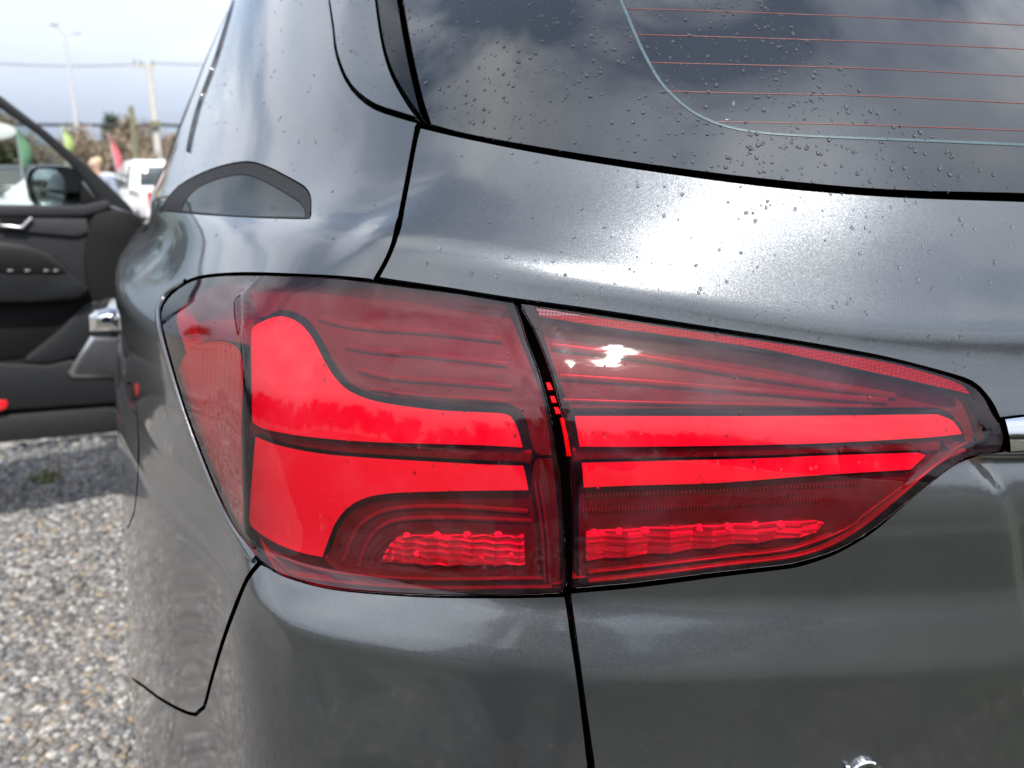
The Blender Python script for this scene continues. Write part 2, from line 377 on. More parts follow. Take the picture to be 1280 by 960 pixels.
def strip(name, uv, w, mat, parent, off, th=.0006, mirror=False):
    """a narrow raised band along a line on the skin"""
    p = SO(uv[:, 0], uv[:, 1], off); n = SN(uv[:, 0], uv[:, 1]); t = np.gradient(p, axis=0); t /= np.linalg.norm(t, axis=1, keepdims=True) + 1e-12
    s = np.cross(n, t); w = np.broadcast_to(np.asarray(w, float), (len(uv),))[:, None]
    prof = [(-.5, 0), (-.5, .7), (-.25, 1), (.25, 1), (.5, .7), (.5, 0)]
    V = np.concatenate([p + s * w * a + n * th * b for a, b in prof]); k = len(uv); F = []
    for a in range(len(prof) - 1): F += [(a * k + i, a * k + i + 1, (a + 1) * k + i + 1, (a + 1) * k + i) for i in range(k - 1)]
    if mirror:
        Vm = V.copy(); Vm[:, 0] = 2 * XC - Vm[:, 0]; q = len(V); F += [tuple(i + q for i in f[::-1]) for f in F]; V = np.concatenate([V, Vm])
    return link(name, mesh(V, F), mat, parent)
def u_at(y): return float(np.interp(y, YL[UT > .85], UT[UT > .85]))
def sym(L): return np.concatenate([L, (L * [-1, 1])[::-1]])
def across(L):
    m = np.linspace(1, -1, 40)[1:-1]; return np.concatenate([L, np.stack([L[-1, 0] * m, np.full(38, L[-1, 1])], -1), (L * [-1, 1])[::-1]])
car = empty('parked_car', (XC, 2.2, 0), label='dark grey metallic SUV with red tail lamp beaded with rain', category='car')
car['world_parts'] = True
# ---- shared shut lines, traced in the photograph and laid on the skin
seam_up_l = [(468, 349, 1), (483, 322), (494, 292), (506, 234), (515, 186), (520, 158, 1)]
seam_up_r = [(472.5, 348, 1), (486.5, 322), (497.5, 292), (509.5, 234), (518.5, 186), (524, 160, 1)]
sp_out = [(523, 153, 1), (498, 146), (469, 136), (448, 121), (432, 100), (420, 68), (416, 35), (411, 0, 1)]
lamp_top_body = [(322, 699.5, 1), (299.5, 672), (281, 640), (254, 578), (230, 513), (212, 453), (201.5, 412), (199, 389.5), (206, 373), (220.5, 359.5), (246, 346.8), (300, 342), (380, 344.5), (430, 347.3), (469, 351, 1)]
gap_low_l = [(322, 704, 1), (308, 722), (292, 760), (276, 805), (262, 853), (254, 883), (244, 892), (225, 886), (200, 872), (180, 857), (164, 846, 1)]

A = np.array
def cat(*ls): return np.concatenate([A(l, float).reshape(-1, 2) for l in ls])
U_END = u_at(1.72)
# black backing sheet, its colour standing for the shade in the shut lines
def gap_backing():
    us = np.arange(-2.76, 2.77, .03); vs = np.arange(.12, 1.66, .02); U, V = np.meshgrid(us, vs, indexing='ij')
    Pn = SO(U.ravel(), V.ravel(), -.055); nv = len(vs); F = []
    for i in range(len(us) - 1):
        for j in range(nv - 1):
            if abs(us[i]) > u_at(1.2) - .0 and vs[j] < .72: continue
            q = i * nv + j; F.append((q, q + nv, q + nv + 1, q + 1))
    link('gap_backing', mesh(Pn, F), 'gap_shade', car)
gap_backing()
# quarter panel (left flank, shoulder, rear pillar)
arch_c = u_at(1.55)
arch = [(arch_c + .37 * math.cos(a), .33 + .37 * math.sin(a)) for a in np.linspace(0, math.pi, 24)]
low_l = L_px(gap_low_l)
qw_out = [(200, 263, 1), (215, 240), (233, 226), (258, 214), (283, 206), (310, 202.5), (334, 209), (358, 221), (380, 234), (387, 245), (388, 258), (387, 273, 1), (330, 271.5), (260, 268)]
qw = L_px(qw_out, closed=True, step=6)
wr = L_px([(293, 0, 1), (270, 75), (250, 130), (238, 172), (222, 205, 1)])
fuel = L_px([(163, 477), (169, 498), (173, 540), (173, 590), (168, 640), (160, 660), (155, 650), (151.5, 615), (150, 575), (151, 535), (154, 500), (158, 480)], closed=True, step=12)
quarter = cat(L_px(lamp_top_body), L_px(seam_up_l), L_px(sp_out), [(L_px([(411, 0)])[0, 0] + .004, 1.40), (L_px([(405, 0)])[0, 0] + .05, 1.60), (U_END, 1.60), (U_END, .75)], [p for p in arch if p[0] < U_END - .01], [low_l[-1] + [.02, -.02]], low_l[::-1])
panel('quarter_panel', [quarter, qw, fuel], 'car_paint', car, gap=.0, r=.0010, sp=.008)
qi = L_px([(226, 263, 1), (232, 249), (247, 234), (271, 223.5), (294, 218.5), (310, 218.5), (326, 224.5), (348, 236), (374, 252), (380, 260), (380, 270, 1), (302, 268.5)], closed=True, step=6)
qwo = panel('quarter_window', [qw, qi], 'seal_rubber', car, off=-.0006, gap=.0, r=.0003)
panel('pane', [qi], 'pane_glass', qwo, off=-.0010, gap=.0, r=.0002)
strip('lamp_flange', L_px([(232, 351.5), (207, 367.5), (198, 388), (200, 412), (210.5, 453), (228.5, 513), (252.5, 578), (279.5, 641), (299, 675), (320, 698)]), np.concatenate([np.linspace(.004, .0075, 8), np.full(400, .008)])[:len(L_px([(232, 351.5), (207, 367.5), (198, 388), (200, 412), (210.5, 453), (228.5, 513), (252.5, 578), (279.5, 641), (299, 675), (320, 698)]))], 'car_paint', car, .0, .0022)
panel('fuel_flap', [fuel], 'car_paint', car, off=.0004, gap=.0006, r=.0008)
# tailgate
top_edge = [(525, 159, 1), (586, 173), (695, 194), (840, 216.5), (977, 234), (1115, 245), (1278, 251)]
hole = [(712, 740.5, 1), (800, 732.5), (900, 719.5), (980, 710), (1002, 706), (1045, 691), (1088, 666), (1120.5, 639), (1167, 600), (1198, 578), (1229, 568), (1254, 564.5, 1), (1257, 545), (1250, 524), (1243, 508.5), (1232, 492.5), (1215, 477), (1181, 465.5), (1100, 445), (1000, 427), (900, 411.5), (750, 388.5), (640, 373.5), (560, 361), (477, 349, 1)]
seam_low_r = [(711.5, 740.5, 1), (720, 800), (729.5, 870), (742, 957)]
tl = cat(L_px(top_edge)[::-1], L_px(seam_up_r)[::-1][1:], L_px(hole)[::-1][1:], L_px(seam_low_r)[1:])
ub = tl[-1, 0]; tl = cat(tl, [(ub + .004, .60), (ub, .56)])
panel('tailgate', [sym(tl)], 'car_paint', car, gap=.0, r=.0009, sp=.007)
# bumper corner and bumper
seam_low_l = [(707.5, 746, 1), (715, 800), (724, 860), (735.5, 957)]
bt = L_px([(327, 703.5, 1), (352.5, 718.5), (400, 732.6), (450, 739.6), (540, 745.3), (640, 746), (706.5, 744.5, 1)])
bl = cat(L_px([(326, 705), (311, 723.5), (295, 761), (279, 805.5), (264.5, 854), (256, 885), (245, 894.5), (224.5, 888), (199.5, 874), (179.5, 859), (163, 848)]))
bm = cat(bl[::-1], bt[1:], L_px(seam_low_l)[1:], [(ub + .012, .60), (ub + .008, .548), (0.02, .548)])
bm2 = cat([(0.02, .20), (u_at(1.10), .20), (u_at(1.12), .34), (u_at(1.16), .47)])
panel('bumper', [cat(bm2, bm, (bm[-1:] * [-1, 1]), (bm * [-1, 1])[::-1][1:], (bm2 * [-1, 1])[::-1])], 'car_paint', car, gap=.0, r=.0009, sp=.009)
# rear window
gl = L_px([(1278, 242, 1), (1115, 237.5), (977, 226), (840, 209.5), (695, 187.5), (586, 168), (537, 155.5, 1), (526, 120), (514, 65), (502.5, 0, 1)])
glt = cat(gl, [(gl[-1, 0] + .012, 1.40), (gl[-1, 0] + .03, 1.58)])
panel('rear_window', [sym(glt)], 'tinted_glass', car, off=-.001, r=.001, sp=.012)
# side spoiler: painted blade and gloss-black inner face
sp_in = [(522, 151, 1), (499.5, 144), (471, 134), (449, 118.5), (434, 99), (422.5, 67), (418, 34), (412.7, 0, 1)]
sp_mid = [(471, 0, 1), (476, 35), (483, 69), (494, 99), (512, 130), (526, 149, 1)]
si = L_px(sp_in); sm_ = L_px(sp_mid)
panel('side_spoiler', [cat(si, [(si[-1, 0] + .008, 1.42), (si[-1, 0] + .05, 1.60), (sm_[0, 0] + .03, 1.60)], sm_)], 'car_paint', car, off=.002, gap=.0003, sp=.006)
spt = L_px([(498, 0, 1), (507, 50), (518, 100), (531, 150, 1)])
panel('spoiler_trim', [cat(sm_, spt[::-1], [(spt[0, 0] + .02, 1.60), (sm_[0, 0] + .02, 1.60)])], 'trim_black', car, off=.001, gap=.0003, sp=.006)


# ------------------------------------------------------------------ tail lamps
def schlick(t, f0):
    """reflectance of a thin clear sheet, the same from both sides"""
    lw = t.N('ShaderNodeLayerWeight'); lw.inputs[0].default_value = .5
    return t.math('ADD', t.math('MULTIPLY', t.math('POWER', lw.outputs['Facing'], 5.0), 1 - f0), f0)
def lens_mat(name, tint, film=.034):
    t = NT(name); o = t.obj()
    mp = t.N('ShaderNodeMapping'); mp.inputs['Scale'].default_value = (1, 1, 6); mp.inputs['Rotation'].default_value = (.25, .35, 0); t.L(o, mp.inputs[0])
    sm = t.noise(40, 7, .68, mp.outputs[0]); ro = t.ramp(sm, [(.42, .02), (.58, .06), (.75, .13)])
    g = t.N('ShaderNodeBsdfGlossy'); t.L(ro, g.inputs['Roughness']); g.inputs['Color'].default_value = (1, 1, 1, 1)
    tr = t.N('ShaderNodeBsdfTransparent'); tr.inputs[0].default_value = (*tint, 1)
    df = t.N('ShaderNodeBsdfDiffuse'); df.inputs[0].default_value = (.52, .28, .40, 1)
    fm = t.N('ShaderNodeMixShader'); t.L(t.math('MULTIPLY', t.ramp(t.noise(22, 6, .65), [(.42, .12), (.72, 1.0)]), film), fm.inputs[0]); t.L(tr.outputs[0], fm.inputs[1]); t.L(df.outputs[0], fm.inputs[2])
    fr = schlick(t, .050)
    mx = t.N('ShaderNodeMixShader'); t.L(fr, mx.inputs[0]); t.L(fm.outputs[0], mx.inputs[1]); t.L(g.outputs[0], mx.inputs[2])
    M[name] = t.fin(mx)
lens_mat('red_lens', (.99, .022, .150))
def opal_mat():
    t = NT('opal_bar')
    M['opal_bar'] = t.fin(t.pr(base=t.ramp(t.noise(8, 3), [(.3, (.50, .33, .42)), (.7, (.54, .36, .45))]), rough=.35, coat=.3))
opal_mat()
simple('lamp_housing', (.10, .032, .042), .42, 0, .25, 50)
simple('lamp_rib', (.078, .034, .044), .30, 0, .15, 60)
simple('lamp_dark', (.20, .05, .06), .35, 0, .3, 60)
simple('bezel_dark', (.048, .014, .018), .4, 0, .2, 60)
simple('bezel_red', (.058, .024, .034), .4, 0, .2, 60)
simple('lamp_rib_dark', (.10, .035, .042), .30, 0, .15, 60)
simple('marker_red', (.75, .010, .018), .3, 0, .1, 30)
def hatch_mat(name, c0, c1, scale, rot=(.6, .5, .7)):
    t = NT(name); mp = t.N('ShaderNodeMapping'); mp.inputs['Rotation'].default_value = rot; t.L(t.obj(), mp.inputs[0])
    ck = t.N('ShaderNodeTexChecker'); ck.inputs['Scale'].default_value = scale; ck.inputs[1].default_value = (*c0, 1); ck.inputs[2].default_value = (*c1, 1); t.L(mp.outputs[0], ck.inputs[0])
    M[name] = t.fin(t.pr(base=ck.outputs[0], rough=.3, metal=.2))
hatch_mat('side_hatch', (.42, .10, .11), (.20, .05, .055), 420)
hatch_mat('reflex_hatch', (.26, .11, .13), (.11, .045, .055), 620)
simple('lamp_chrome', (.95, .93, .93), .16, .85, .05, 60)

simple('led_white', (.92, .92, .92), .12, .3, .02, 30, coat=1.0)
def leds(pts, T):
    uv = px2uv(pts, -.011); Pn, N_ = SO(uv[:, 0], uv[:, 1], -.0145), SN(uv[:, 0], uv[:, 1])
    for p_, n_ in zip(Pn, N_):
        bm = bmesh.new(); bmesh.ops.create_uvsphere(bm, u_segments=12, v_segments=8, radius=.0034, matrix=Matrix.Translation(Vector(p_)) @ Vector(n_).to_track_quat('Z', 'Y').to_matrix().to_4x4() @ Matrix.Diagonal((1, 1, .9, 1)))
        me = bpy.data.meshes.new('led'); bm.to_mesh(me); bm.free(); me.polygons.foreach_set('use_smooth', [True] * len(me.polygons)); link('led', me, 'led_white', T)
lens_o = [(641, 378, 1), (648, 396), (658, 428), (673, 468), (687, 522), (696, 575), (702, 640), (705.5, 700), (706.5, 735), (701, 742, 1), (640, 743.5), (540, 742.5), (450, 737), (400, 730), (352, 716), (324, 698), (302, 672), (283, 640), (256, 577), (232, 512), (214, 452), (203.5, 412), (201, 390), (208, 374.5), (222, 361), (247, 348.5), (300, 344), (380, 346.5), (430, 349.5), (475, 354.5), (560, 364.5)]
lens_i = [(650, 378.5, 1), (754, 394.5), (850, 409), (960, 425), (1050, 440), (1120, 453), (1181, 470), (1210, 482), (1226, 497), (1237, 518), (1246, 531), (1251, 548), (1248, 561, 1), (1228, 565), (1197, 575), (1166, 597), (1119, 636), (1086, 663), (1044, 688), (1000, 703), (980, 707), (900, 716.5), (800, 729.5), (717, 736.5, 1), (718, 690), (717, 640), (714, 585), (709, 545), (702, 510), (688, 460), (670, 414), (659, 395)]
def rim_relief(loop, w=.0075, h=.0016, ridge=None):
    B = dens(loop, .0012)
    def f(u, v):
        d = np.full(len(u), 9.)
        for q in range(0, len(B), 200): d = np.minimum(d, np.sqrt((u[:, None] - B[None, q:q + 200, 0]) ** 2 + (v[:, None] - B[None, q:q + 200, 1]) ** 2).min(1))
        t = np.clip((d - w) / .0065, 0, 1); r = h * (1 - t * t * (3 - 2 * t)) + (.007 * np.clip((v - .90) / .09, 0, 1) * (2 - np.clip((v - .90) / .09, 0, 1)) - .25 * (np.clip(v - 1.02, 0, .03) ** 2 / .06 + np.maximum(0, v - 1.05))) * np.clip((.80 - u) / .06, 0, 1) * np.clip((u - .30) / .15, 0, 1) + .035 * (v - 1.0) * np.clip((.68 - u) / .12, 0, 1)
        if ridge is not None:
            ul = np.interp(v, ridge[:, 1], ridge[:, 0]); r = r * np.clip((ul - u) / .012, 0, 1) + .0050 * np.exp(-np.sqrt((u - ul) ** 2 + 3.6e-5) / .010) * np.clip(d / .016, 0, 1) ** 1.5
        return r
    return f
# outer lamp, on the body corner
lamp = empty('tail_lamp_cluster'); lamp.parent = None
def lamp_part(name, root): 
    o = bpy.data.objects.new(name, None); COL.objects.link(o); o.parent = root; o.matrix_parent_inverse = root.matrix_basis.inverted(); o.empty_display_size = .05; return o
bpy.data.objects.remove(lamp)
def build_outer():
    T = lamp_part('tail_lamp', car); T['label'] = 'outer tail lamp wrapped round the body corner, with a red C-shaped light bar'
    lo = L_px(lens_o, .003, True, 7)
    rg = L_px([(310, 650), (309, 560), (307, 470), (306, 400), (304, 372)], .003)
    panel('lens', [lo], 'red_lens', T, off=.002, gap=-.0012, r=.0009, deep=.016, sp=.0032, relief=rim_relief(lo, .0055, .0004, rg))
    panel('housing', [lo], 'lamp_housing', T, off=-.032, gap=-.004, r=.0005, deep=0, sp=.012)
    w = dens(lo, .006); n = len(w); a, b = SO(w[:, 0], w[:, 1], -.012), SO(w[:, 0], w[:, 1], -.034)
    link('side_wall', mesh(np.concatenate([a, b]), [(i, (i + 1) % n, n + (i + 1) % n, n + i) for i in range(n)]), 'lamp_dark', T)
    up = [(313, 412), (327, 399), (353, 391), (377, 400), (394, 420), (410, 452), (427, 476), (447, 490), (480, 500), (547, 509), (625, 513), (641, 518), (651, 537), (658, 563, 1), (600, 560), (463, 556), (380, 549), (345, 543), (326, 538), (314, 530, 1)]
    panel('light_bar', [L_px(up, -.008, True, 8)], 'opal_bar', T, off=-.008, r=.002, deep=.022, sp=.006)
    dn = [(318, 542, 1), (347, 553), (397, 563), (463, 569), (600, 577), (657, 579, 1), (662, 600), (665, 616, 1), (560, 617.5), (480, 621), (446, 631), (425, 651), (414, 675), (405, 701, 1), (372, 694), (342, 681), (314, 660), (311, 640)]
    panel('light_bar', [L_px(dn, -.009, True, 8)], 'opal_bar', T, off=-.009, r=.002, deep=.021, sp=.006)
    strip('bezel', L_px([(313, 536), (345, 547), (380, 555), (463, 563), (600, 569), (664, 572)], -.012), .010, 'bezel_red', T, -.0135, .0015)
    panel('bezel', [L_px([(322, 353), (430, 353), (560, 368), (634, 381, 1), (653, 428), (680, 500), (692, 570, 1), (668, 566), (655, 522), (640, 508), (560, 503), (480, 496), (440, 482), (418, 456), (400, 424), (380, 398), (350, 388), (322, 398)], -.013, True, 8)], 'bezel_red', T, off=-.0135, r=.0008, deep=.016, sp=.007)
    panel('bezel', [L_px([(404, 703, 1), (412, 672), (424, 646), (450, 626), (484, 617), (560, 614), (662, 613, 1), (668, 575), (692, 572, 1), (699, 640), (702, 738, 1), (540, 738), (450, 732)], -.0135, True, 8)], 'bezel_dark', T, off=-.0140, r=.0008, deep=.016, sp=.007)
    # stepped reflector ribs behind the upper window
    for pts, w_ in (([(400, 396), (430, 404), (470, 409), (540, 414), (628, 424)], .006), ([(433, 432), (470, 438), (540, 444), (634, 455)], .005), ([(448, 462), (490, 472), (560, 477), (640, 484)], .0045), ([(462, 486), (520, 494), (600, 499), (636, 502)], .003)):
        strip('rib', L_px(pts, -.012), w_, 'lamp_rib', T, -.0140, .0022)
    for pts, w_ in (([(660, 640), (560, 634), (490, 637), (455, 652), (438, 676), (428, 703)], .0035), ([(664, 652), (560, 648), (500, 650), (472, 662), (456, 684), (448, 708)], .003)):
        strip('rib', L_px(pts, -.012), w_, 'lamp_rib_dark', T, -.0142, .0022)
    rv = L_px([(478, 702, 1), (483, 688), (493, 674), (506, 668), (560, 667), (656, 668, 1), (657, 705, 1), (560, 706)], -.014, True, 6)
    hx = lambda u, v: .0045 * np.abs(((u * 62) % 1) - .5) + .0022 * np.abs(((v * 210) % 1) - .5)
    panel('reversing_reflector', [rv], 'lamp_chrome', T, off=-.0132, r=.001, deep=.012, sp=.0016, relief=hx, flat=True)
    leds([(507, 673), (545, 672), (583, 672), (622, 672), (520, 695), (560, 697), (600, 697), (640, 695)], T)
    sm = L_px([(222, 470), (245, 430), (300, 437), (302, 540), (303, 655), (285, 628), (262, 580), (240, 520)], -.006, True, 8)
    panel('side_reflector', [sm], 'side_hatch', T, off=-.006, r=.001, deep=.014, sp=.008)
    for x0, x1, y in ((676, 697, 0), (682, 699, 0)):
        strip('rib', L_px([(x0 - 8, 600), (x0 + 1, 660), (x0 + 5, 726)], -.010), .0022, 'lamp_rib', T, -.012, .004)
    strip('rib', L_px([(380, 722), (450, 730), (540, 735), (690, 734)], -.006), .0022, 'lamp_rib', T, -.008, .003)
    strip('rib', L_px([(340, 690), (385, 708), (450, 719), (540, 724), (680, 723)], -.010), .002, 'lamp_rib_dark', T, -.012, .003)
build_outer()
def build_inner():
    T = lamp_part('tail_lamp', car); T['label'] = 'long inner tail lamp on the tailgate, tapering towards the chrome strip'
    lo = L_px(lens_i, .003, True, 7)
    panel('lens', [lo], 'red_lens', T, off=.002, gap=-.0012, r=.0009, deep=.016, sp=.0032, relief=rim_relief(lo, .0085, .0004))
    panel('housing', [lo], 'lamp_housing', T, off=-.032, gap=-.004, r=.0005, deep=0, sp=.012)
    w = dens(lo, .006); n = len(w); a, b = SO(w[:, 0], w[:, 1], -.012), SO(w[:, 0], w[:, 1], -.034)
    link('side_wall', mesh(np.concatenate([a, b]), [(i, (i + 1) % n, n + (i + 1) % n, n + i) for i in range(n)]), 'lamp_dark', T)
    up = [(715, 517, 1), (820, 517), (950, 517), (1080, 516), (1172, 515, 1), (1194, 525), (1207, 545, 1), (1156, 550), (1025, 556.5), (900, 559.5), (800, 561), (722, 561, 1)]
    panel('light_bar', [L_px(up, -.008, True, 8)], 'opal_bar', T, off=-.008, r=.0016, deep=.022, sp=.006)
    dn = [(724, 576, 1), (838, 573.5), (960, 570.5), (1025, 567.5), (1148, 563.5, 1), (1161, 568), (1140, 588.5, 1), (1025, 595.5), (900, 605.5), (800, 609), (727, 612, 1)]
    panel('light_bar', [L_px(dn, -.009, True, 8)], 'opal_bar', T, off=-.009, r=.0016, deep=.021, sp=.006)
    strip('bezel', L_px([(716, 568.5), (838, 566), (960, 564), (1060, 560.5), (1175, 556)], -.012), .010, 'bezel_red', T, -.0135, .0015)
    panel('bezel', [L_px([(672, 398, 1), (754, 412), (850, 425), (960, 442), (1100, 470), (1180, 489), (1204, 503), (1222, 548, 1), (1207, 556), (1204, 538), (1190, 519), (1172, 511), (950, 512), (712, 512, 1), (698, 478), (684, 438)], -.013, True, 8)], 'bezel_red', T, off=-.0140, r=.0008, deep=.016, sp=.007)
    panel('bezel', [L_px([(722, 606, 1), (900, 600), (1136, 584), (1156, 566, 1), (1205, 560, 1), (1160, 592), (1113, 630), (1080, 657), (1040, 680), (998, 695), (900, 708), (800, 721), (722, 729, 1)], -.0135, True, 8)], 'bezel_dark', T, off=-.0145, r=.0008, deep=.016, sp=.007)
    panel('top_reflector', [L_px([(668, 383, 1), (754, 397), (850, 411), (960, 427), (1050, 442), (1120, 455), (1181, 472), (1206, 483), (1214, 494, 1), (1180, 486), (1100, 468), (960, 438), (850, 422), (754, 409), (674, 396, 1)], -.001, True, 8)], 'reflex_hatch', T, off=-.001, r=.0005, deep=.010, sp=.006)
    for pts, w_ in (([(690, 432), (800, 446), (950, 470), (1120, 494)], .006), ([(700, 470), (800, 477), (950, 489), (1110, 501)], .005), ([(704, 500), (800, 503), (950, 506), (1090, 508)], .003)):
        strip('rib', L_px(pts, -.012), w_, 'lamp_rib', T, -.0140, .0022)
    rb = [L_px([(728, y0), (880, y0 - 6.5), (x1, y0 - (x1 - 728) * .045)], -.0128) for y0, x1 in ((622, 1080), (641, 1030))]
    for k, l in enumerate(rb):      # rows of fine teeth
        l = dens(l, .0016)[:-1] if False else np.stack([np.interp(np.linspace(0, 1, 150), np.linspace(0, 1, len(l)), l[:, q]) for q in (0, 1)], -1)
        V, F = [], []
        for i in range(0, 148, 2):
            q = np.array([l[i], l[i + 1], l[i + 1] + [0, .0028], l[i] + [0, .0028]]); p0, p1 = SO(q[:, 0], q[:, 1], -.016), SO(q[:, 0], q[:, 1], -.0128)
            b_ = len(V); V += list(p0) + list(p1); F += [(b_ + 4, b_ + 5, b_ + 6, b_ + 7)] + [(b_ + a_, b_ + (a_ + 1) % 4, b_ + 4 + (a_ + 1) % 4, b_ + 4 + a_) for a_ in range(4)]
        link('prism_row', mesh(V, F, False), 'lamp_rib_dark' if k else 'lamp_rib', T, kind='stuff')
    rv = L_px([(731, 663, 1), (817, 658.5), (920, 652.5), (1020, 648.5), (1031, 653), (1024, 662), (1003, 669.5), (920, 680), (817, 692), (732, 700, 1)], -.014, True, 6)
    uu = lambda u: np.abs(((u * 34) % 1) - .5)
    hx = lambda u, v: .0065 * uu(u) + .0016 * np.abs(((v * 190) % 1) - .5)
    panel('reversing_reflector', [rv], 'lamp_chrome', T, off=-.0142, r=.001, deep=.012, sp=.0016, relief=hx, flat=True)
    strip('rib', L_px([(736, 715), (800, 708), (900, 696), (985, 686), (1040, 668)], -.010), .0022, 'lamp_rib_dark', T, -.012, .004)
    strip('rib', L_px([(736, 726), (800, 719), (900, 706), (1000, 693), (1060, 668), (1120, 622), (1170, 580), (1205, 562)], -.006), .0025, 'lamp_rib_dark', T, -.008, .004)
    leds([(743, 669), (775, 667.5), (807, 666), (841, 664.5), (876, 662.5), (911, 661), (946, 659), (978, 658)], T)
    for y0, y1, x0 in ((476, 489, 676), (493, 505, 681), (507, 519, 686)):
        c = L_px([(x0 + 4, y0, 1), (x0 + 13, y0, 1), (x0 + 18, y1, 1), (x0 + 8, y1, 1)], -.010, True, 6)
        panel('edge_marker', [c], 'marker_red', T, off=-.012, r=.001, deep=.008, sp=.004)
    strip('rib', L_px([(702, 522), (707, 545), (711, 570)], -.010), .0028, 'marker_red', T, -.012, .003)
build_inner()
# chrome strip along the tailgate
cs_t = L_px([(1246, 522, 1), (1279, 518, 1)]); cs_b = L_px([(1255, 563.5, 1), (1279, 562, 1)])
tu, bu = cs_t[-1], cs_b[-1]
loop_c = cat([(0, bu[1])], cs_b[::-1], cs_t, [(0, tu[1])])
panel('chrome_strip', [cat(loop_c, (loop_c * [-1, 1])[::-1][1:-1])], 'chrome', car, off=.0045, r=.0012, deep=.012, sp=.006, relief=lambda u, v: .0018 * np.clip(1 - ((v - (bu[1] + tu[1]) / 2) / .014) ** 2, 0, 1))
# heater lines and the dotted edge of the printed border, on the rear window
simple('heater_line', (.16, .045, .038), .3, 0, .1, 60, spec=.3)
simple('frit_edge', (.055, .085, .10), .3, 0, .2, 300, spec=.3)
rw = [o for o in bpy.data.objects if o.name == 'rear_window'][0]
for pts in ([(782, 10), (840, 10.8), (1060, 19), (1278, 30)], [(793, 42), (840, 43), (1060, 50), (1278, 60)], [(811, 77), (840, 77.5), (1060, 83.5), (1278, 94)], [(834, 112.5), (900, 114.5), (1108, 119.5), (1278, 128)], [(897, 151), (1000, 153), (1108, 156), (1278, 162)]):
    l = L_px(pts, step=14); strip('heater_line', across(l), .0006, 'heater_line', rw, -.00085, .00012)
l = L_px([(771, -12), (783, 15), (795, 44), (806, 67), (824, 99), (841, 118), (862, 136), (890, 150.5), (925, 160.5), (975, 166.5), (1060, 171), (1150, 174.5), (1278, 180)], step=10)
strip('frit_edge', across(l), .0024, 'frit_edge', rw, -.00085, .00010)
print('car', time.time() - T0)

# ------------------------------------------------------------------ ground
def at(px, py, dist):
    """the place in the world seen at a pixel, a given distance ahead"""
    d = rays([(px, py)])[0]; return CAMP + d * (dist / math.hypot(d[0], d[1]))
def ground_mat():
    t = NT('ground_gravel'); o = t.obj()
    c1 = t.vor(38, 'Color', o); sx = t.N('ShaderNodeSeparateColor'); t.L(c1, sx.inputs[0])
    col = t.ramp(sx.outputs[0], [(0, (.10, .10, .10)), (.3, (.20, .19, .185)), (.55, (.30, .28, .26)), (.8, (.38, .33, .27)), (1, (.52, .50, .47))])
    d = t.vor(38, 'Distance', o); col = t.mix(t.ramp(d, [(.35, 0), (.75, .7)]), col, (.06, .057, .054))
    big = t.noise(.35, 5, .6); col = t.mix(t.ramp(big, [(.45, 0), (.62, .55)]), col, (.13, .115, .09))
    M['ground_gravel'] = t.fin(t.pr(base=col, rough=.9, normal=t.bump(d, .9, .02)))
ground_mat()
link('ground', mesh([(-3000, -3000, 0), (3000, -3000, 0), (3000, 3000, 0), (-3000, 3000, 0)], [(0, 1, 2, 3)], False), 'ground_gravel', kind='structure')
def stone_mat():
    t = NT('stone'); c = t.attr('tint'); n = t.noise(160, 4, .6)
    M['stone'] = t.fin(t.pr(base=t.mix(t.ramp(n, [(.3, .0), (.8, .35)]), c, (.10, .095, .09), 'MULTIPLY'), rough=.72))
stone_mat()
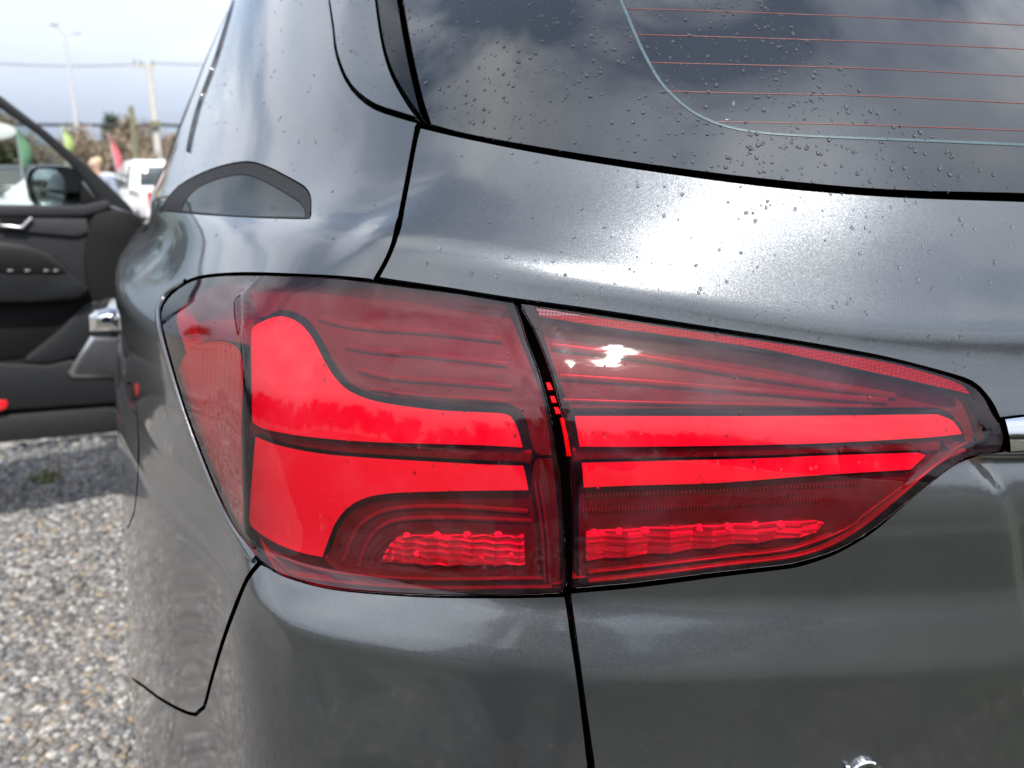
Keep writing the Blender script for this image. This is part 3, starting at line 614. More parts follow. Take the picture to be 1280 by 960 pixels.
def add_stones(name, n, box, size, label):
    g = (1 + 5 ** .5) / 2
    ico = np.array([(-1, g, 0), (1, g, 0), (-1, -g, 0), (1, -g, 0), (0, -1, g), (0, 1, g), (0, -1, -g), (0, 1, -g), (g, 0, -1), (g, 0, 1), (-g, 0, -1), (-g, 0, 1)]) / 1.9
    fc = np.array([(0, 11, 5), (0, 5, 1), (0, 1, 7), (0, 7, 10), (0, 10, 11), (1, 5, 9), (5, 11, 4), (11, 10, 2), (10, 7, 6), (7, 1, 8), (3, 9, 4), (3, 4, 2), (3, 2, 6), (3, 6, 8), (3, 8, 9), (4, 9, 5), (2, 4, 11), (6, 2, 10), (8, 6, 7), (9, 8, 1)])
    r = RNG.uniform(*size, n) * RNG.choice([1, 1, .8, 1.25], n)
    sc3 = np.stack([RNG.uniform(.7, 1.3, n), RNG.uniform(.7, 1.2, n), RNG.uniform(.5, .85, n)], -1) * r[:, None]
    V = ico[None] * (1 + RNG.uniform(-.26, .26, (n, 12, 1))) * sc3[:, None]
    a, b = RNG.uniform(0, 6.283, n), RNG.normal(0, .5, n); ca, sa, cb, sb = np.cos(a), np.sin(a), np.cos(b), np.sin(b)
    x, y, z = V[..., 0], V[..., 1], V[..., 2]; y, z = y * cb[:, None] - z * sb[:, None], y * sb[:, None] + z * cb[:, None]
    x, y = x * ca[:, None] - y * sa[:, None], x * sa[:, None] + y * ca[:, None]
    px, py = RNG.uniform(box[0], box[1], n), RNG.uniform(box[2], box[3], n)
    pz = r * RNG.uniform(.0, .55, n) + .006 * np.sin(px * 5) * np.sin(py * 4)
    V = np.stack([x + px[:, None], y + py[:, None], z + pz[:, None]], -1).reshape(-1, 3)
    F = (fc[None] + (np.arange(n) * 12)[:, None, None]).reshape(-1, 3)
    me = bpy.data.meshes.new('stones'); me.vertices.add(len(V)); me.vertices.foreach_set('co', V.ravel().astype(np.float32))
    me.loops.add(F.size); me.loops.foreach_set('vertex_index', F.ravel().astype(np.int32)); me.polygons.add(len(F))
    me.polygons.foreach_set('loop_start', np.arange(0, F.size, 3, dtype=np.int32)); me.update(calc_edges=True)
    pal = np.array([(.34, .33, .32), (.24, .24, .245), (.44, .43, .42), (.58, .57, .55), (.16, .16, .165), (.40, .34, .27), (.46, .36, .25), (.30, .27, .24), (.36, .29, .25), (.66, .65, .63)])
    pick = pal[RNG.choice(10, n, p=[.18, .19, .13, .07, .19, .06, .03, .08, .03, .04])] * RNG.uniform(.38, .68, (n, 1))
    at_ = me.attributes.new('tint', 'FLOAT_COLOR', 'POINT'); at_.data.foreach_set('color', np.repeat(np.concatenate([pick, np.ones((n, 1))], 1), 12, 0).ravel().astype(np.float32))
    link(name, me, 'stone', kind='stuff', label=label, category='gravel')
add_stones('gravel', 52000, (-1.75, .02, .75, 3.9), (.0062, .0125), 'loose grey and tan crushed gravel beside the dark SUV')
add_stones('gravel', 9000, (-2.8, .1, 3.9, 7.0), (.010, .018), 'loose grey gravel under and beyond the open door')
add_stones('gravel', 16000, (-1.7, .6, -1.3, .75), (.007, .014), 'loose gravel on the open ground behind the dark SUV')

# ------------------------------------------------------------------ the front door, standing open
simple('door_plastic', (.0145, .0155, .017), .48, 0, .12, 90, bump=.15, spec=.22)
simple('door_soft', (.027, .028, .032), .6, 0, .1, 120, bump=.2, spec=.22)
simple('door_grey', (.042, .041, .045), .42, 0, .1, 40, spec=.22)
simple('door_dark', (.006, .006, .0065), .6, 0, .2, 60, spec=.22)
simple('satin_metal', (.55, .55, .56), .25, 1.0, .05, 60)
simple('reflector_red', (.60, .012, .02), .15, 0, .15, 80, coat=1)
def clear_glass(name, tint, rough=0.0):
    t = NT(name); g = t.N('ShaderNodeBsdfGlossy'); g.inputs['Roughness'].default_value = rough
    tr = t.N('ShaderNodeBsdfTransparent'); tr.inputs[0].default_value = (*tint, 1); fr = schlick(t, .035)
    mx = t.N('ShaderNodeMixShader'); t.L(fr, mx.inputs[0]); t.L(tr.outputs[0], mx.inputs[1]); t.L(g.outputs[0], mx.inputs[2]); M[name] = t.fin(mx)
clear_glass('window_glass', (.80, .84, .83))
HX, HY = -.045, 2.985; DE = np.array([-.985, -.170, 0]); DE /= np.linalg.norm(DE); DN = np.array([-DE[1], DE[0], 0]) * -1
if DN[1] > 0: DN = -DN
def dsz(px, dd=0.0):
    """pixel -> (along the door from its hinge, height) on the door's inner face"""
    D = rays(px); H = np.array([HX, HY, 0]) + DN * dd; s = ((H - CAMP) @ DN) / (D @ DN); Pn = CAMP + D * s[:, None]
    return np.stack([(Pn - H) @ DE, Pn[:, 2]], -1)
door = empty('open_front_door', (HX, HY, 0)); door.parent = car; door.matrix_parent_inverse = car.matrix_basis.inverted()
door.name = 'front_door'; door['label'] = 'front door standing open, its black inner trim facing back'
def prism(P3a, P3b, name, mat, parent, bevel=0.0, seg=2):
    n = len(P3a); bm = bmesh.new(); A_ = [bm.verts.new(p) for p in P3a]; B_ = [bm.verts.new(p) for p in P3b]
    bm.faces.new(A_); bm.faces.new(B_[::-1])
    for i in range(n): bm.faces.new((A_[i], B_[i], B_[(i + 1) % n], A_[(i + 1) % n]))
    bmesh.ops.recalc_face_normals(bm, faces=bm.faces)
    if bevel: bmesh.ops.bevel(bm, geom=list(bm.edges), offset=bevel, segments=seg, affect='EDGES', profile=.5, clamp_overlap=True)
    bmesh.ops.triangulate(bm, faces=[f for f in bm.faces if len(f.verts) > 4])
    me = bpy.data.meshes.new('mesh'); bm.to_mesh(me); bm.free()
    me.polygons.foreach_set('use_smooth', [True] * len(me.polygons)); me.set_sharp_from_angle(angle=R(40))
    return link(name, me, mat, parent)
def dpoly(pts, px=True, smooth=False, step=10):
    p = crom(pts, step, True) if smooth else np.array([q[:2] for q in pts], float)
    return dsz(p) if px else p
def dpt(sz, d): return [tuple(DE * a + np.array([0, 0, b]) + DN * d) for a, b in sz]
def dslab(name, sz, d0, d1, mat, bevel=.004, parent=None): return prism(dpt(sz, d1), dpt(sz, d0), name, mat, parent or door, bevel)
b0 = dsz([(135, 535)])[0, 1]
lower = dpoly([(176, 268), (186, 300), (186, 420), (168, 535), (135, 538), (0, 553)])
dl = np.concatenate([lower, [(1.02, .375), (1.06, .45), (1.07, .90), (1.03, dsz([(0, 255)])[0, 1])], dsz([(0, 256), (100, 257), (140, 255)])])
dslab('door_shell', dl, -.13, -.045, 'car_paint', .012)
inner = np.concatenate([dsz([(172, 272), (178, 300), (178, 420), (160, 520), (134, 522), (0, 537)]), [(1.0, .40), (1.03, .50), (1.04, .88), (1.0, dsz([(0, 262)])[0, 1])], dsz([(0, 262), (104, 262), (138, 258)])])
dslab('door_panel', inner, -.05, -.012, 'door_plastic', .010)
fr_out = dsz([(0, 119), (60, 165), (120, 216), (160, 254), (182, 284), (150, 276), (128, 258), (104, 224), (88, 204), (48, 168), (0, 134)], -.055)
outer_line = [tuple(p) for p in fr_out[:5]][::-1]
inner_line = [tuple(p) for p in fr_out[5:]]
fz = dsz([(0, 256)])[0, 1]
poly = outer_line + [(.74, fr_out[0][1] + .05), (.84, fr_out[0][1] + .07), (1.02, fr_out[0][1] + .06), (1.07, fz), (1.01, fz), (.975, fr_out[0][1] + .01), (.84, fr_out[0][1] + .02), (.76, fr_out[0][1] + .0)] + inner_line[::-1]
dslab('window_frame', poly, -.10, -.055, 'door_plastic', .006)
glass = [tuple(p) for p in dsz([(106, 260), (104, 226), (88, 206), (48, 170), (0, 136)], -.078)] + [(.76, fr_out[0][1]), (.84, fr_out[0][1] + .015), (.975, fr_out[0][1] + .005), (1.005, fz), (.5, fz)]
dslab('window', glass, -.080, -.076, 'window_glass', 0)
dslab('sail_panel', dpoly([(104, 226), (128, 257), (104, 258)]), -.075, -.040, 'door_dark', .003)
dslab('belt_trim', np.concatenate([dsz([(140, 257), (128, 264), (104, 270), (0, 270)]), [(1.0, dsz([(0, 270)])[0, 1]), (1.0, fz + .002)], dsz([(0, 257), (104, 257), (134, 250)])]), -.05, .008, 'door_soft', .005)
dslab('upper_trim', np.concatenate([dsz([(108, 273), (112, 290), (96, 296), (40, 291), (0, 287)]), [(1.0, dsz([(0, 287)])[0, 1]), (1.0, dsz([(0, 270)])[0, 1])], dsz([(0, 270), (60, 271)])]), -.02, .000, 'door_grey', .004)
dslab('handle_recess', dpoly([(0, 268), (36, 271), (28, 281), (0, 279)]), -.01, .002, 'door_dark', .002)
dslab('pull_lever', dpoly([(0, 280), (26, 283), (38, 271), (41, 273), (30, 287), (0, 284)]), -.01, .012, 'satin_metal', .002)
dslab('hinge_end_panel', dpoly([(118, 268), (150, 263), (176, 272), (180, 300), (180, 395), (150, 398), (116, 380), (106, 330), (110, 290)], smooth=True), -.03, .004, 'door_dark', .006)
dslab('armrest', np.concatenate([dpoly([(112, 358), (100, 372), (40, 376), (0, 376)]), [(.95, dsz([(0, 376)])[0, 1]), (.97, dsz([(0, 300)])[0, 1])], dsz([(0, 300), (30, 303), (58, 312), (80, 330), (98, 348)])]), -.02, .065, 'door_plastic', .016)
dslab('switch_recess', np.concatenate([dpoly([(82, 339), (70, 341), (0, 339)]), [(.8, dsz([(0, 339)])[0, 1]), (.8, dsz([(0, 308)])[0, 1])], dsz([(0, 308), (28, 310), (52, 317), (70, 328)])]), .05, .068, 'door_dark', .003)
for x in (12, 33, 56, 68):
    c = dsz([(x, 336)])[0]; dslab('window_switch', [(c[0] - .008, c[1] - .003), (c[0] + .008, c[1] - .003), (c[0] + .008, c[1] + .003), (c[0] - .008, c[1] + .003)], .06, .074, 'satin_metal', .002)
dslab('map_pocket', np.concatenate([dpoly([(40, 445), (108, 380), (0, 378)]), [(.9, dsz([(0, 378)])[0, 1]), (.9, dsz([(0, 450)])[0, 1])], dsz([(0, 450)])]), -.02, -.006, 'door_dark', .003)  # map pocket; its near-black tone also stands for shade under the armrest
dslab('pocket_sweep', dpoly([(112, 376), (132, 384), (140, 420), (84, 448), (40, 454), (28, 450), (70, 415)], smooth=True), -.02, .018, 'door_plastic', .010)
dslab('lower_panel', np.concatenate([dsz([(168, 452), (162, 500), (134, 503), (0, 512)]), [(.98, dsz([(0, 512)])[0, 1]), (.98, dsz([(0, 452)])[0, 1])], dsz([(0, 452), (60, 455), (90, 448), (120, 462)])]), -.02, .022, 'door_plastic', .010)
dslab('speaker_surround', dpoly([(84, 464), (112, 419), (118, 420), (150, 420), (150, 470), (90, 470)]), .0, .030, 'satin_metal', .003)
dslab('speaker_grille', dpoly([(91, 462), (116, 423), (150, 424), (150, 465), (94, 466)]), .01, .034, 'door_grey', .002)
dslab('sill_seal', np.concatenate([dsz([(165, 512), (160, 538), (134, 541), (0, 553)]), [(1.0, .39), (1.02, dsz([(0, 519)])[0, 1])], dsz([(0, 519), (134, 508)])]), -.03, .006, 'black_rubber', .004)
dslab('door_reflector', dpoly([(0, 498), (8, 498), (10, 503), (7, 509), (0, 511), (-14, 511), (-14, 498)]), .0, .028, 'reflector_red', .002)
# door mirror, on the outer side
def mirror():
    c = dsz([(72, 234)], -.14)[0]; s0 = dsz([(36, 234)], -.14)[0, 0] - c[0]; s1 = dsz([(104, 234)], -.14)[0, 0] - c[0]; zt = dsz([(72, 208)], -.14)[0, 1]; zb = dsz([(72, 259)], -.14)[0, 1]
    hz_ = (zt - zb) / 2; cz = (zt + zb) / 2
    ring = [(math.copysign(abs(math.cos(a)) ** .55, math.cos(a)), math.copysign(abs(math.sin(a)) ** .6, math.sin(a))) for a in np.linspace(0, 2 * math.pi, 28, endpoint=False)]
    V, F = [], []; lay = [(-.14, 1.0), (-.15, 1.06), (-.18, 1.08), (-.22, .95), (-.25, .72), (-.265, .35)]
    w = (s0 - s1) / 2; cs_ = c[0] + (s0 + s1) / 2
    for d, k in lay: V += dpt([(cs_ + x * w * k, cz + y * hz_ * k) for x, y in ring], d)
    for q in range(len(lay) - 1): F += [(q * 28 + i, q * 28 + (i + 1) % 28, (q + 1) * 28 + (i + 1) % 28, (q + 1) * 28 + i) for i in range(28)]
    F.append(tuple(range(len(V) - 28, len(V))))
    hsg = link('door_mirror', mesh(V, F), 'gloss_black', door)
    gw = (dsz([(42, 234)], -.13)[0, 0] - dsz([(83, 234)], -.13)[0, 0]) / 2; gc = dsz([(62, 236)], -.13)[0, 0]
    gp = [(gc + gw * math.copysign(abs(math.cos(a)) ** .6, math.cos(a)), cz - .002 + hz_ * .90 * math.copysign(abs(math.sin(a)) ** .7, math.sin(a))) for a in np.linspace(0, 2 * math.pi, 32, endpoint=False)]
    o = prism(dpt(gp, -.128), dpt(gp, -.145), 'mirror_glass', 'mirror_silver', hsg, .002); 
simple('mirror_silver', (.62, .66, .66), .02, 1.0, .02, 10)
mirror()

# rear door handle, on the flank of the car
def handle():
    u0 = u_at(1.62); p0 = S(A([u0]), A([.955]))[0]
    tgt = at(131, 396, 1.60); V, F = [], []
    prof = [(-.032, -.013), (-.030, .004), (-.016, .014), (.002, .017), (.020, .012), (.028, -.002), (.024, -.014)]
    lay = [(-.030, .25), (-.027, .55), (-.019, .80), (-.010, .95), (0, 1), (.05, 1), (.14, .95), (.20, .8)]
    for dy, k in lay: V += [(tgt[0] + .004 + a * k, tgt[1] + dy, tgt[2] + b * k * (1.0 if b > 0 else 1.9)) for a, b in prof]
    n = len(prof)
    for q in range(len(lay) - 1): F += [(q * n + i, (q + 1) * n + i, (q + 1) * n + (i + 1) % n, q * n + (i + 1) % n) for i in range(n)]
    F += [tuple(range(n)), tuple(range(len(V) - n, len(V)))]
    return V, F
rd = bpy.data.objects.new('rear_door', None)
ud0, ud1 = u_at(1.725), u_at(2.86)
rl = [(ud0, .60), (ud0 + .06, .40), (ud0 + .16, .30), (ud1, .30), (ud1, 1.118), (ud0, 1.118)]
ro = panel('rear_door', [A(rl)], 'car_paint', car, gap=.002, sp=.02)
V, F = handle(); link('door_handle', mesh(V, F, False), 'chrome', ro)
panel('rear_door_window', [A([(ud0 + .01, 1.125), (ud1, 1.125), (ud1, 1.52), (ud0 + .05, 1.52)])], 'tinted_glass', car, off=.002, gap=.002, sp=.03)
# pillar trim of the open doorway, standing proud at the far edge of the glass
for nm, y0, w_, v0, v1 in (('pillar_trim', 2.88, .06, 1.10, 1.56),):
    vv = np.linspace(v0, v1, 16); strip(nm, np.stack([np.full(16, u_at(y0)), vv], -1), w_, 'black_rubber', car, .0, .016)
uu_ = np.linspace(u_at(.95), u_at(2.5), 40)
wl = L_px([(293, -2), (270, 75), (250, 130), (239, 172), (236, 190)]); strip('window_seal', wl, np.linspace(.010, .0015, len(wl)), 'gloss_black', car, .0, .004)
# roof
def roof():
    us = np.linspace(-2.74, 2.74, 60); Pn = S(us, np.full(60, 1.60)); V = [tuple(p) for p in Pn] + [(XC + (p[0] - XC) * .72, min(p[1] + .05, 2.98), p[2] + .045) for p in Pn]
    F = [(i, i + 1, 61 + i, 60 + i) for i in range(59)] + [tuple(range(60, 120))]
    link('roof', mesh(V, F), 'car_paint', car)
roof()
# rear wheel in its arch, and the same on the far side
simple('tyre', (.018, .018, .019), .8, 0, .2, 80, bump=.3)
def lathe(prof, n=40, axis='x'):
    V, F = [], []
    for x, r in prof: V += [(x, r * math.cos(2 * math.pi * i / n), r * math.sin(2 * math.pi * i / n)) for i in range(n)]
    for q in range(len(prof) - 1): F += [(q * n + i, q * n + (i + 1) % n, (q + 1) * n + (i + 1) % n, (q + 1) * n + i) for i in range(n)]
    return V, F
def wheel(x, y, r, w, sgn, parent):
    def T(V): return [(x + sgn * a, y + b, r + c) for a, b, c in V]
    V, F = lathe([(0, r * .62), (-.01, r * .80), (.0, r * .95), (.03, r), (w - .03, r), (w, r * .95), (w + .01, r * .8), (w, r * .62)])
    ty = link('wheel', mesh(T(V), F), 'tyre', parent)
    V, F = lathe([(w * .25, .02), (w * .02, .05), (w * .06, r * .22), (w * .02, r * .55), (-.002, r * .62), (w * .3, r * .60), (w, r * .6)], 40)
    F = [f for k, f in enumerate(F) if not (40 <= k < 120 and (k % 8) in (3, 4, 5))]
    link('rim', mesh(T(V), F), 'satin_metal', ty)
wheel(-.06, 1.55, .345, .22, 1, car); wheel(2 * XC + .06, 1.55, .345, .22, -1, car)
# badge letters along the tailgate's lower edge
def tube_uv(name, pts, r, mat, parent, off):
    p = L_px(pts, step=3); C_ = SO(p[:, 0], p[:, 1], off); n = SN(p[:, 0], p[:, 1]); t = np.gradient(C_, axis=0); t /= np.linalg.norm(t, axis=1, keepdims=True); s_ = np.cross(n, t)
    prof = [(-1, -1), (-1, .35), (-.55, 1), (.55, 1), (1, .35), (1, -1)]; k = len(p)
    V = np.concatenate([C_ + s_ * r * a + n * r * b for a, b in prof]); m_ = len(prof)
    F = [(q * k + i, q * k + i + 1, ((q + 1) % m_) * k + i + 1, ((q + 1) % m_) * k + i) for q in range(m_) for i in range(k - 1)]
    F += [tuple(q * k for q in range(m_)), tuple(q * k + k - 1 for q in range(m_))[::-1]]
    return link(name, mesh(V, F, False), mat, parent)
tg = [o for o in bpy.data.objects if o.name == 'tailgate'][0]
tube_uv('badge_letter', [(1098, 960), (1090, 953), (1080, 951.5), (1070, 956), (1064, 966), (1066, 978), (1076, 987), (1088, 986), (1097, 978)], .0022, 'chrome', tg, .0016)
tube_uv('badge_letter', [(1054, 957, 1), (1058, 957), (1057, 970), (1057, 984)], .0022, 'chrome', tg, .0016)

# the right-hand side of the body: the same pieces, mirrored
MIR = Matrix.Translation((2 * XC, 0, 0)) @ Matrix.Diagonal((-1, 1, 1, 1))
def mirror_copy(o, parent):
    c = o.copy(); COL.objects.link(c); c.parent = parent
    if parent is car: c.matrix_parent_inverse = car.matrix_basis.inverted(); c.matrix_basis = MIR @ c.matrix_basis
    for ch in [q for q in bpy.data.objects if q.parent == o]: mirror_copy(ch, c)
for nm in ('quarter_panel', 'quarter_window', 'fuel_flap', 'side_spoiler', 'spoiler_trim', 'tail_lamp', 'tail_lamp.001', 'rear_door', 'rear_door_window', 'window_seal', 'pillar_trim'):
    mirror_copy(bpy.data.objects[nm], car)
print('car', time.time() - T0)

# ------------------------------------------------------------------ background
simple('white_paint', (.80, .80, .80), .25, 0, .03, 20, coat=1.0, coatr=.03)
simple('dark_paint', (.030, .036, .038), .25, 0, .1, 20, coat=1.0, coatr=.03)
simple('car_glass', (.020, .028, .030), .03, 0, .2, 10, coat=1.0)
simple('lamp_red', (.62, .015, .02), .2, 0, .1, 30, coat=1)
simple('concrete', (.46, .45, .43), .85, 0, .15, 6)
simple('galvanised', (.50, .51, .53), .5, .3, .08, 12)
simple('pole_wood', (.16, .16, .10), .85, 0, .3, 8)
simple('wire_black', (.03, .03, .035), .7)
def fence_box(bm, c, s, rz=0):
    r = bmesh.ops.create_cube(bm, size=1.0)['verts']; bmesh.ops.scale(bm, vec=s, verts=r); bmesh.ops.rotate(bm, cent=(0, 0, 0), matrix=Matrix.Rotation(rz, 3, 'Z'), verts=r); bmesh.ops.translate(bm, vec=c, verts=r)
def boxes(name, lst, mat, parent=None, bevel=0, **tags):
    bm = bmesh.new()
    for c, s_ in lst: fence_box(bm, c, s_)
    if bevel: bmesh.ops.bevel(bm, geom=list(bm.edges), offset=bevel, segments=2, affect='EDGES', clamp_overlap=True)
    me = bpy.data.meshes.new('mesh'); bm.to_mesh(me); bm.free(); return link(name, me, mat, parent, **tags)
def loft_profile(name, prof, wfun, mat, parent, bevel=.03):
    """a body pressed from its side profile (y, z); wfun(z) is the half width"""
    n = len(prof); return prism([(-wfun(z), y, z) for y, z in prof], [(wfun(z), y, z) for y, z in prof], name, mat, parent, bevel, 3)
def quad(name, pts, mat, parent, th=.012, nrm=(0, -1, 0)):
    a = [Vector(p) + Vector(nrm) * th for p in pts]; b = [Vector(p) - Vector(nrm) * .02 for p in pts]; return prism(a, b, name, mat, parent, .006, 1)
def base(px, py, r, rz, name, label, cat, group=None):
    p = at(px, py, r); e = empty(name, (p[0], p[1], 0), rz, label=label, category=cat)
    if group: e['group'] = group
    return e
def four_wheels(root, hw, y0, y1, r):
    for x, sg in ((-hw, 1), (hw, -1)):
        for y in (y0, y1): wheel(x, y, r, .2, sg, root)
# white pickup, seen from behind on its left
pk = base(240, 250, 18, R(12), 'pickup_truck', 'white pickup truck seen from behind past the dark SUV', 'pickup truck')
w0 = lambda z: .90 if z < .8 else .88
loft_profile('cargo_bed', [(0, .55), (0, 1.12), (1.75, 1.14), (1.75, .55)], w0, 'white_paint', pk, .04)
loft_profile('body', [(1.78, .50), (1.78, 1.10), (3.4, 1.12), (4.9, 1.05), (5.1, .80), (5.1, .45)], w0, 'white_paint', pk, .06)
wc = lambda z: .84 - max(0, z - 1.10) * .28
loft_profile('cab', [(1.80, 1.08), (1.92, 1.70), (2.10, 1.78), (3.15, 1.78), (3.95, 1.10)], wc, 'white_paint', pk, .07)
quad('rear_window', [(-.62, 1.835, 1.20), (.62, 1.835, 1.20), (.55, 1.915, 1.62), (-.55, 1.915, 1.62)], 'car_glass', pk, .02)
for sg in (-1, 1):
    quad('side_window', [(sg * .825, 2.02, 1.18), (sg * .825, 2.75, 1.18), (sg * .70, 2.75, 1.66), (sg * .70, 2.16, 1.66)], 'car_glass', pk, .02, (sg, 0, .25))
    quad('side_window', [(sg * .825, 2.85, 1.18), (sg * .825, 3.70, 1.18), (sg * .70, 3.15, 1.66), (sg * .70, 2.85, 1.66)], 'car_glass', pk, .02, (sg, 0, .25))
    boxes('tail_lamp', [((sg * .80, -.005, .92), (.13, .05, .32))], 'lamp_red', pk, .012)
boxes('tailgate', [((0, -.012, .84), (1.42, .03, .50))], 'white_paint', pk, .012); boxes('rear_bumper', [((0, -.08, .52), (1.7, .16, .14))], 'galvanised', pk, .02)
four_wheels(pk, .90, .95, 4.15, .36)
def hatchback(px, r, rz, label, paint, h, group=None, hw=.88):
    e = base(px, 250, r, rz, 'parked_car', label, 'car', 'parked cars in the background'); k = h / 1.55
    loft_profile('body', [(0.05, .30), (0, .62 * k), (.10, 1.00 * k), (.9, 1.03 * k), (3.0, 1.00 * k), (4.05, .86 * k), (4.2, .60 * k), (4.15, .30)], lambda z: hw - max(0, .6 - z) * .06, paint, e, .07)
    loft_profile('cabin', [(.14, .98 * k), (.46, 1.48 * k), (.75, 1.55 * k), (2.0, 1.54 * k), (3.05, 1.00 * k)], lambda z: hw - .05 - max(0, z - .98 * k) * .34, paint, e, .06)
    quad('rear_window', [(-.68, .19, 1.06 * k), (.68, .19, 1.06 * k), (.56, .42, 1.42 * k), (-.56, .42, 1.42 * k)], 'car_glass', e, .02, (0, -.85, .5))
    for sg in (-1, 1):
        quad('side_window', [(sg * (hw - .06), .55, 1.04 * k), (sg * (hw - .06), 1.5, 1.04 * k), (sg * (hw - .19), 1.5, 1.46 * k), (sg * (hw - .19), .75, 1.46 * k)], 'car_glass', e, .018, (sg, 0, .3))
        quad('side_window', [(sg * (hw - .06), 1.58, 1.04 * k), (sg * (hw - .06), 2.75, 1.04 * k), (sg * (hw - .19), 2.0, 1.46 * k), (sg * (hw - .19), 1.58, 1.46 * k)], 'car_glass', e, .018, (sg, 0, .3))
        boxes('tail_lamp', [((sg * (hw - .12), .035, .84 * k), (.22, .07, .20))], 'lamp_red', e, .02)
    boxes('rear_bumper', [((0, .0, .45), (1.55, .12, .22))], paint, e, .04); four_wheels(e, hw, .75, 3.35, .32); return e
hatchback(131, 23, R(158), 'white hatchback parked to the left of the pickup truck', 'white_paint', 1.52)
hatchback(31, 27, R(4), 'dark SUV with red tail lamps, seen through the open door window', 'dark_paint', 1.80)
# lamp post, power poles, cables
def taper(p0, p1, r0, r1, n=10):
    p0, p1 = Vector(p0), Vector(p1); z = (p1 - p0).normalized(); x = z.orthogonal().normalized(); y = z.cross(x); V = []
    for p, r in ((p0, r0), (p1, r1)): V += [tuple(p + x * r * math.cos(2 * math.pi * i / n) + y * r * math.sin(2 * math.pi * i / n)) for i in range(n)]
    return V, [(i, (i + 1) % n, n + (i + 1) % n, n + i) for i in range(n)] + [tuple(range(n))[::-1], tuple(range(n, 2 * n))]
def tubes(name, lst, mat, parent, **tags):
    V, F = [], []
    for a in lst:
        v, f = taper(*a); b = len(V); V += v; F += [tuple(i + b for i in q) for q in f]
    return link(name, mesh(V, F, False), mat, parent, **tags)
lp = base(108, 250, 45, 0, 'lamp_post', 'tall pale street lamp post with two short arms on top', 'street lamp')
H_ = at(91, 42, 45)[2]
tubes('pole', [((0, 0, 0), (0, 0, H_), .15, .06)], 'galvanised', lp)
tubes('arm', [((0, 0, H_ - .05), (-.30, 0, H_ + .28), .045, .04)], 'galvanised', lp); tubes('arm', [((0, 0, H_ - .05), (.42, 0, H_ + .02), .045, .04)], 'galvanised', lp)
boxes('lamp_head', [((-.42, 0, H_ + .38), (.34, .28, .16))], 'galvanised', lp, .03); boxes('lamp_head', [((.55, 0, H_ + .03), (.30, .22, .07))], 'galvanised', lp, .02)
up_ = base(203, 240, 50, 0, 'utility_pole', 'pale concrete power pole with a crossarm, beside the dark SUV', 'utility pole')
H2 = at(200, 80, 50)[2]
tubes('pole', [((0, 0, 0), (0, 0, H2), .24, .15)], 'concrete', up_); boxes('crossarm', [((-.25, 0, H2 - .15), (1.1, .12, .14))], 'concrete', up_, .02)
for x in (-.7, -.4, .2): tubes('insulator', [((x, 0, H2 - .08), (x, 0, H2 + .14), .06, .045)], 'pole_wood', up_)
hw_ = at(203, 156, 50)[2]; boxes('cable_bracket', [((.05, -.2, hw_), (.55, .4, .35))], 'pole_wood', up_, .04)
wp = base(176, 240, 42, 0, 'utility_pole', 'thin greenish wooden pole left of the concrete power pole', 'utility pole')
tubes('pole', [((-.12, 0, 0), (0, 0, at(171, 133, 42)[2]), .15, .11)], 'pole_wood', wp)
def cable(name, label, pts, r):
    lst = []
    for (a, b) in zip(pts[:-1], pts[1:]): lst.append((a, b, r, r, 6))
    tubes(name, lst, 'wire_black', None, label=label, category='cable')
def sag(a, b, s_, n=10): return [tuple(np.array(a) * (1 - t) + np.array(b) * t - np.array([0, 0, s_ * 4 * t * (1 - t)])) for t in np.linspace(0, 1, n)]
c2 = at(203, 156, 49.8); c0 = at(-140, 150, 52); c3 = at(420, 150, 60)
cable('overhead_cable', 'thick dark bundled cable running low across the sky to the concrete pole', sag(c0, c2, .1) + sag(c2, c3, .3)[1:], .085)
d2 = at(197, 79, 50); d0 = at(-140, 66, 54); d3 = at(420, 70, 60)
cable('overhead_cable', 'thin high power line meeting the concrete pole top', sag(d0, d2, .35) + sag(d2, d3, .3)[1:], .022)
# feather flags
def flag(px, ytop, ybot, r, w, colour, label, lean=.0):
    e = base(px, 250, r, 0, 'feather_flag', label, 'flag', 'feather flags along the car park'); zt, zb = at(px, ytop, r)[2], at(px, ybot, r)[2]
    tubes('pole', [((0, 0, 0), (0, 0, zb), .025, .022, 8), ((0, 0, zb), (lean, 0, zt), .022, .012, 8)], 'galvanised', e)
    V, F = [], []; n = 18
    for i in range(n):
        t = i / (n - 1); ww = w * (math.sin(min(1, t * 1.6 + .06) * math.pi * .5) ** .8) * (1 - .75 * max(0, t - .72) / .28); x0 = lean * (1 - t); z = zt + (zb - zt) * t
        for q in range(5):
            s_ = q / 4; V.append((x0 + ww * s_, .05 * math.sin(t * 5 + s_ * 4) * s_ * 2, z - .10 * s_))
    for i in range(n - 1):
        for q in range(4): a = i * 5 + q; F.append((a, a + 1, a + 6, a + 5))
    simple('flag_' + str(px), colour, .8, 0, .06, 3); o = link('sail', mesh(V, F), 'flag_' + str(px), e); md = o.modifiers.new('cloth', 'SOLIDIFY'); md.thickness = .01
flag(90, 157, 192, 30, .26, (.38, .52, .18), 'yellow-green feather flag just above the open door frame')
flag(33, 158, 208, 27, .30, (.17, .34, .21), 'green feather flag seen through the door window')
flag(151, 166, 216, 25, .20, (.60, .14, .17), 'red feather flag in front of the bare trees', -.12)
